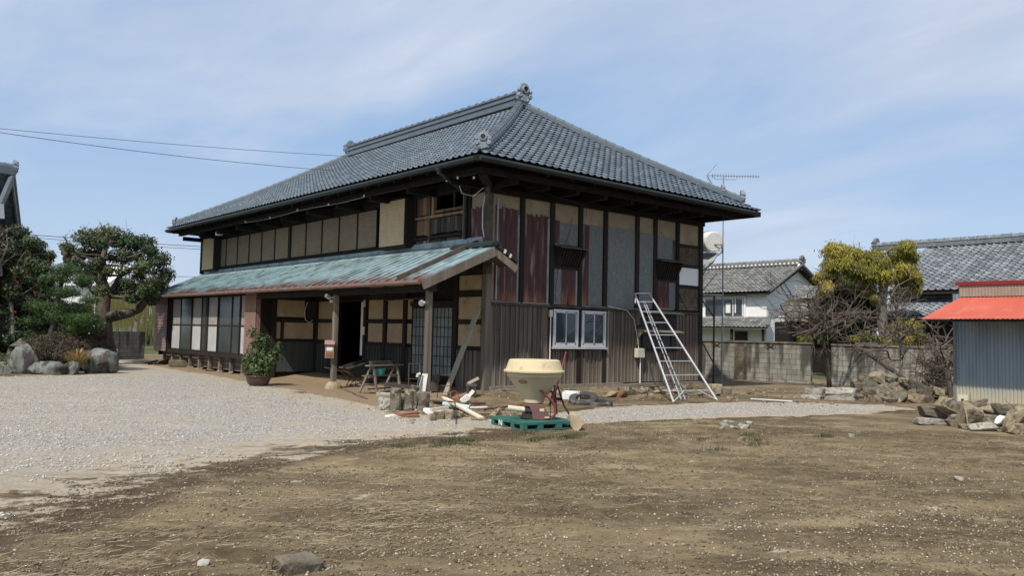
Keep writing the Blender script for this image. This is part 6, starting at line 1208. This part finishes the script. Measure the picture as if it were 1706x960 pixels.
bare_tree('brush_pile', 'tangled heap of cut dark branches beside the shed corner', t3, [(1562,645,24)], [(1530,590),(1550,575),(1585,585),(1575,610),(1520,620),(1540,600),(1590,620),(1565,590),(1525,640),(1588,640),(1510,648),(1555,560),(1535,600),(1575,570),(1545,630),(1580,600)], 53, .06, .6, 3, d=24, up=0)
a_ = t3; stick('cut_trunk', 'thick dark cut trunk slanting out of the brush heap toward the wall', 'log', at(1560,668,24), at(1440,585,25.5), .13, .13, m_bark, rnd=True)
stick('cut_trunk', 'dark upright stump end beside the shed corner', 'log', at(1586,672,23), at(1578,618,23.4), .15, .15, m_bark, rnd=True)
# ================================================================== STONE PILES
def pile(items, group, label, seed0, mats):
    for i, (px, py, d_, w, h, rot) in enumerate(items):
        p = at(px, py, d_); mb = MB(seed0+i); dd = w*random.Random(seed0+i).uniform(.6,.9); mb.chunk((0,0,0), (w, dd, h), seed0+i, (random.Random(i).uniform(-.3,.3), rot, ANG+random.Random(i*3).uniform(-.4,.4))); o = mb.build('quarry_stone', mats[i % len(mats)]); o.location = p; tag(o, label, 'stone', group)
rg = random.Random(9); items = []
for row, (py, x0, x1, d_) in enumerate([(666,1444,1545,22.7),(655,1448,1580,23.3),(645,1432,1560,23.8),(634,1440,1505,24.2)]):
    x = x0
    while x < x1: w = rg.uniform(.32,.58); items.append((x, py+rg.uniform(-3,3), d_, w, w*rg.uniform(.6,.85), rg.uniform(-.35,.35))); x += w*60*.75
for it in items: pass
pile(items, 'stones heaped beside the pale slabs', 'rough brown quarry stone in the heap beside the pale slabs', 300, [m_stonet, m_stone, m_stone, m_mossy])
for i, (x0, y0, x1, y1, d0, h, lb) in enumerate([(1345,650,1378,656,23.6,.24,'upper left pale cut stone slab beside the rubble heap'),(1376,653,1429,655,23.2,.27,'upper right pale pitted stone slab, front of the rubble heap'),(1341,661,1372,667,23.3,.20,'lower left flat stone slab under the upper pair'),(1374,665,1430,668,22.9,.24,'lower right pale slab with broken end')]):
    a, b = at(x0, y0, d0+.4), at(x1, y1, d0); z = (a.z+b.z)/2; a.z = b.z = z; mb = MB(i+3); c = (a+b)/2; d = b-a
    mb.chunk((0,0,0), (d.length*1.0, .5, h*1.0), 400+i, (0,0,math.atan2(d.y,d.x)), n=34); o = mb.build('stone_slab', m_slab); o.location = c; tag(o, lb, 'slab')
for i, (px, py, d_, w, h, dep, rx, ry, mt, lb) in enumerate([
    (1566,690,17.3,.85,.26,.4,.0,.12,m_stone,'long layered grey-brown stone at the left end of the near pile'),
    (1550,702,16.8,.75,.12,.35,0,.03,m_slab,'flat pale stone lying lowest at the left of the near pile'),
    (1580,680,17.0,.42,.24,.3,0,.75,m_stonet,'tilted tan stone perched upright-left on the near pile'),
    (1618,694,16.2,.46,.50,.3,.5,0,m_stonet,'largest upright tan rock in the middle of the near pile'),
    (1600,702,16.6,.5,.3,.4,0,0,m_stone,'dark stone wedged left of the largest upright rock'),
    (1604,676,17.4,.5,.16,.3,0,-.1,m_stone,'thin grey slab behind the largest upright rock'),(1625,672,17.6,.42,.16,.3,0,-.2,m_stone,'tilted grey slab touching the shed foot'),
    (1635,711,15.8,.62,.13,.35,0,-.04,m_slab,'pale white-topped slab at the front of the near pile'),
    (1648,700,16.4,.38,.2,.3,0,0,m_mossy,'greenish block right of the largest upright rock'),
    (1680,681,16.6,.60,.20,.4,0,.0,m_stone,'broad flat grey stone lying on top right of the near pile'),
    (1672,692,16.8,.5,.25,.4,0,.2,m_stone,'dark block under the broad flat grey stone'),
    (1686,697,15.6,.62,.22,.26,0,-.75,m_stonet,'long stone leaning diagonally at the right of the near pile'),
    (1667,700,15.9,.16,.2,.12,0,.3,m_poly,'small bright white shard left of the diagonal stone'),
    (1692,714,15.5,.30,.20,.25,0,.1,m_stonet,'rounded tan stone in the lower right corner of the near pile'),
    (1702,702,15.7,.34,.34,.3,0,0,m_stone,'grey stone cut by the right frame edge'),(1708,690,16.0,.5,.3,.3,0,.3,m_stone,'dark stone behind the frame-edge stone'),
    (1590,709,16.4,.34,.16,.3,0,0,m_stone,'low grey stone before the wedged dark one'),(1655,687,17.2,.45,.14,.3,0,0,m_stone,'thin stone lying against the shed wall foot'),(1610,712,16.0,.3,.12,.3,0,0,m_stone,'low dark stone under the largest upright rock')]):
    p = at(px, py, d_); g = gz(p.x, p.y); zc = max(p.z, g+h*.3); mb = MB(500+i); mb.chunk((0,0,0), (w*1.0, dep*1.0, h*1.05), 500+i, (rx, ry, ANG+rg.uniform(-.2,.2)), n=22); o = mb.build('broken_stone', mt); o.location = (p.x, p.y, zc); tag(o, lb, 'stone')
# loose stones on the soil
for i, (px, py, s, lb) in enumerate([(494,952,.25,'half-buried brown rock at the bottom edge of the picture'),(1417,727,.12,'bright white stone on the soil before the near pile'),(1598,802,.09,'pale stone alone on the soil at right'),(1232,733,.14,'flat pale stone below the small rubble patch'),(341,948,.07,'white stone near the bottom left')]):
    p = onz(px, py); rockobj('field_stone', lb, 'stone', (p.x,p.y,gz(p.x,p.y)+s*.08), (s*1.3,s,s*.8), [m_stone, m_slab, m_slab, m_stonet, m_slab][i], (0,0,i), 600+i)
rg = random.Random(19)
for i in range(14):
    p = onz(1222+rg.gauss(0,16), 710+rg.gauss(0,3.5)); s = rg.uniform(.05,.14); rockobj('rubble_chip', 'pale rubble chip in the small patch right of the pallet', 'stone', (p.x,p.y,gz(p.x,p.y)+s*.2), (s*1.3,s,s*.6), m_slab, (0,0,i), 620+i, 1, group='small rubble patch')
for i in range(22):
    x = rg.uniform(5.5, 10.5); y = rg.uniform(-4.0,-1.0); s = rg.uniform(.06,.2); rockobj('small_rubble', 'small stone scattered on the soil between ladder and slabs', 'stone', (x,y,gz(x,y)+s*.15), (s*1.4,s,s*.6), [m_stone,m_stonet][i%2], (0,0,i), 650+i, 1, group='scattered small stones')
# ================================================================== SOLAR HEATER, ANTENNA, WIRES
Zo = Vector((10.6,.1,gz(10.6,.1))); SH = thing('solar_water_heater', 'white solar water heater tank on a steel frame behind the right corner', 'water heater', Zo)
w_ = lambda px, py, d=30.3: at(px, py, d) - Zo
mb = MB(); a = w_(1150,403,31.2); b = w_(1190,403,29.6); ax = (b-a).normalized(); mb.tube([a, b-ax*.02, b], [.37,.37,.33], 24); tk = mb.build('tank', m_cream if False else m_whitep, SH, smooth=False)
mb = MB(); mb.tube([a.lerp(b,.72), a.lerp(b,.76)], .385, 24); mb.tube([b-UP*.1, b+Rv*.25-UP*.1, b+Rv*.3-UP*.4], .02, 6); mb.build('strap', m_steel, tk)
mb = MB(); mb.prism([w_(1150,421,31.2), w_(1197,421,29.6), w_(1189,435,29.3), w_(1150,468,30.6)], Vector((0,0,-.06))); mb.build('collector', m_alu, SH)
mb = MB(); mb.tube([w_(1160,452,30), w_(1203,420,29.6)], .03, 6); mb.tube([w_(1205,418,29.6), w_(1178,418,29.6)], .02, 6); mb.tube([w_(1165,470,31), w_(1186,430,30)], .02, 6); mb.tube([w_(1168,488,30), w_(1195,455,30)], .022, 6); mb.build('strut', m_galv, SH)
mb = MB(); mb.beam(w_(1160,491,30), w_(1202,492,30), .25, .06); mb.build('platform', m_galv, SH)
mb = MB(); p = w_(1190,491,30); mb.tube([p, Vector((p.x,p.y,-.1))], .035, 8); mb.build('post', m_steel, SH); mb = MB(); mb.beam(w_(1166,495,30), w_(1189,528,30), .04, .04); mb.build('diagonal_brace', m_steel, SH); mb = MB(); mb.beam(w_(1164,560,30), w_(1188,604,30), .04, .04); mb.build('diagonal_brace', m_steel, SH)
Ao = Vector((11.6,.35,gz(11.6,.35))); AN = thing('tv_antenna', 'long comb-like television antenna on a thin mast behind the roof', 'antenna', Ao); d_ = (Ao-CP).dot(CM.to_3x3() @ Vector((0,0,-1)))
p = at(1205.5,297,d_)-Ao; mb = MB(); mb.tube([Vector((p.x,p.y,-.1)), p+UP*.05], .022, 6); mb.tube([Vector((p.x+.04,p.y,1)), Vector((p.x+.04,p.y,4.2))], .01, 5); mb.build('mast', m_galv, AN)
a = at(1178,292,d_)-Ao; b = at(1264,294,d_)-Ao; mb = MB(); mb.tube([a, b], .014, 6); mb.tube([a.lerp(b,.1)-UP*.02, a.lerp(b,.16)-UP*.13, a.lerp(b,.56)-UP*.13, a.lerp(b,.6)], .011, 6); mb.build('boom', m_galv, AN); mb = MB()
for i in range(18): q = a.lerp(b, .1+.9*i/17); mb.tube([q-UP*(.07 if i > 5 else .09), q+UP*(.07 if i > 5 else .09)], .010, 5); mb.tube([q-Fv*.08, q+Fv*.08], .010, 5)
mb.build('director_elements', m_galv, AN); mb = MB()
for i in range(6): q = a+Rv*.02; mb.tube([q+UP*(.04+.06*i)+Rv*.05*i-Fv*.2, q+UP*(.04+.06*i)+Rv*.05*i+Fv*.2], .008, 5); mb.tube([q-UP*(.04+.06*i)+Rv*.03*i-Fv*.2, q-UP*(.04+.06*i)+Rv*.03*i+Fv*.2], .008, 5)
mb.tube([a, a+UP*.34+Rv*.25], .01, 5); mb.tube([a, a-UP*.3+Rv*.15], .01, 5); mb.build('reflector', m_galv, AN)
def wire(label, a, b, sag, r=.008, n=24):
    mb = MB(); pts = [a.lerp(b, i/n)-a-UP*sag*math.sin(math.pi*i/n) for i in range(n+1)]; mb.tube(pts, r, 5); o = mb.build('overhead_wire', m_wire); o.location = a; return tag(o, label, 'wire', 'overhead wires')
wire('upper power line running from the left edge to behind the roof', at(-220,192,24), at(640,264,34), .12); wire('lower power line running from the left edge to behind the roof', at(-220,188,22), at(600,288,33), .18, .009)
wire('distant cable crossing behind the garden tree at its top', at(-80,380,58), at(420,416,64), .1, .022); wire('distant cable just below the topmost one behind the garden tree', at(-80,384,58), at(420,420,64), .14, .018); wire('lowest distant cable left of the farmhouse', at(120,455,58), at(460,462,64), .1, .016)
bpy.context.view_layer.update()
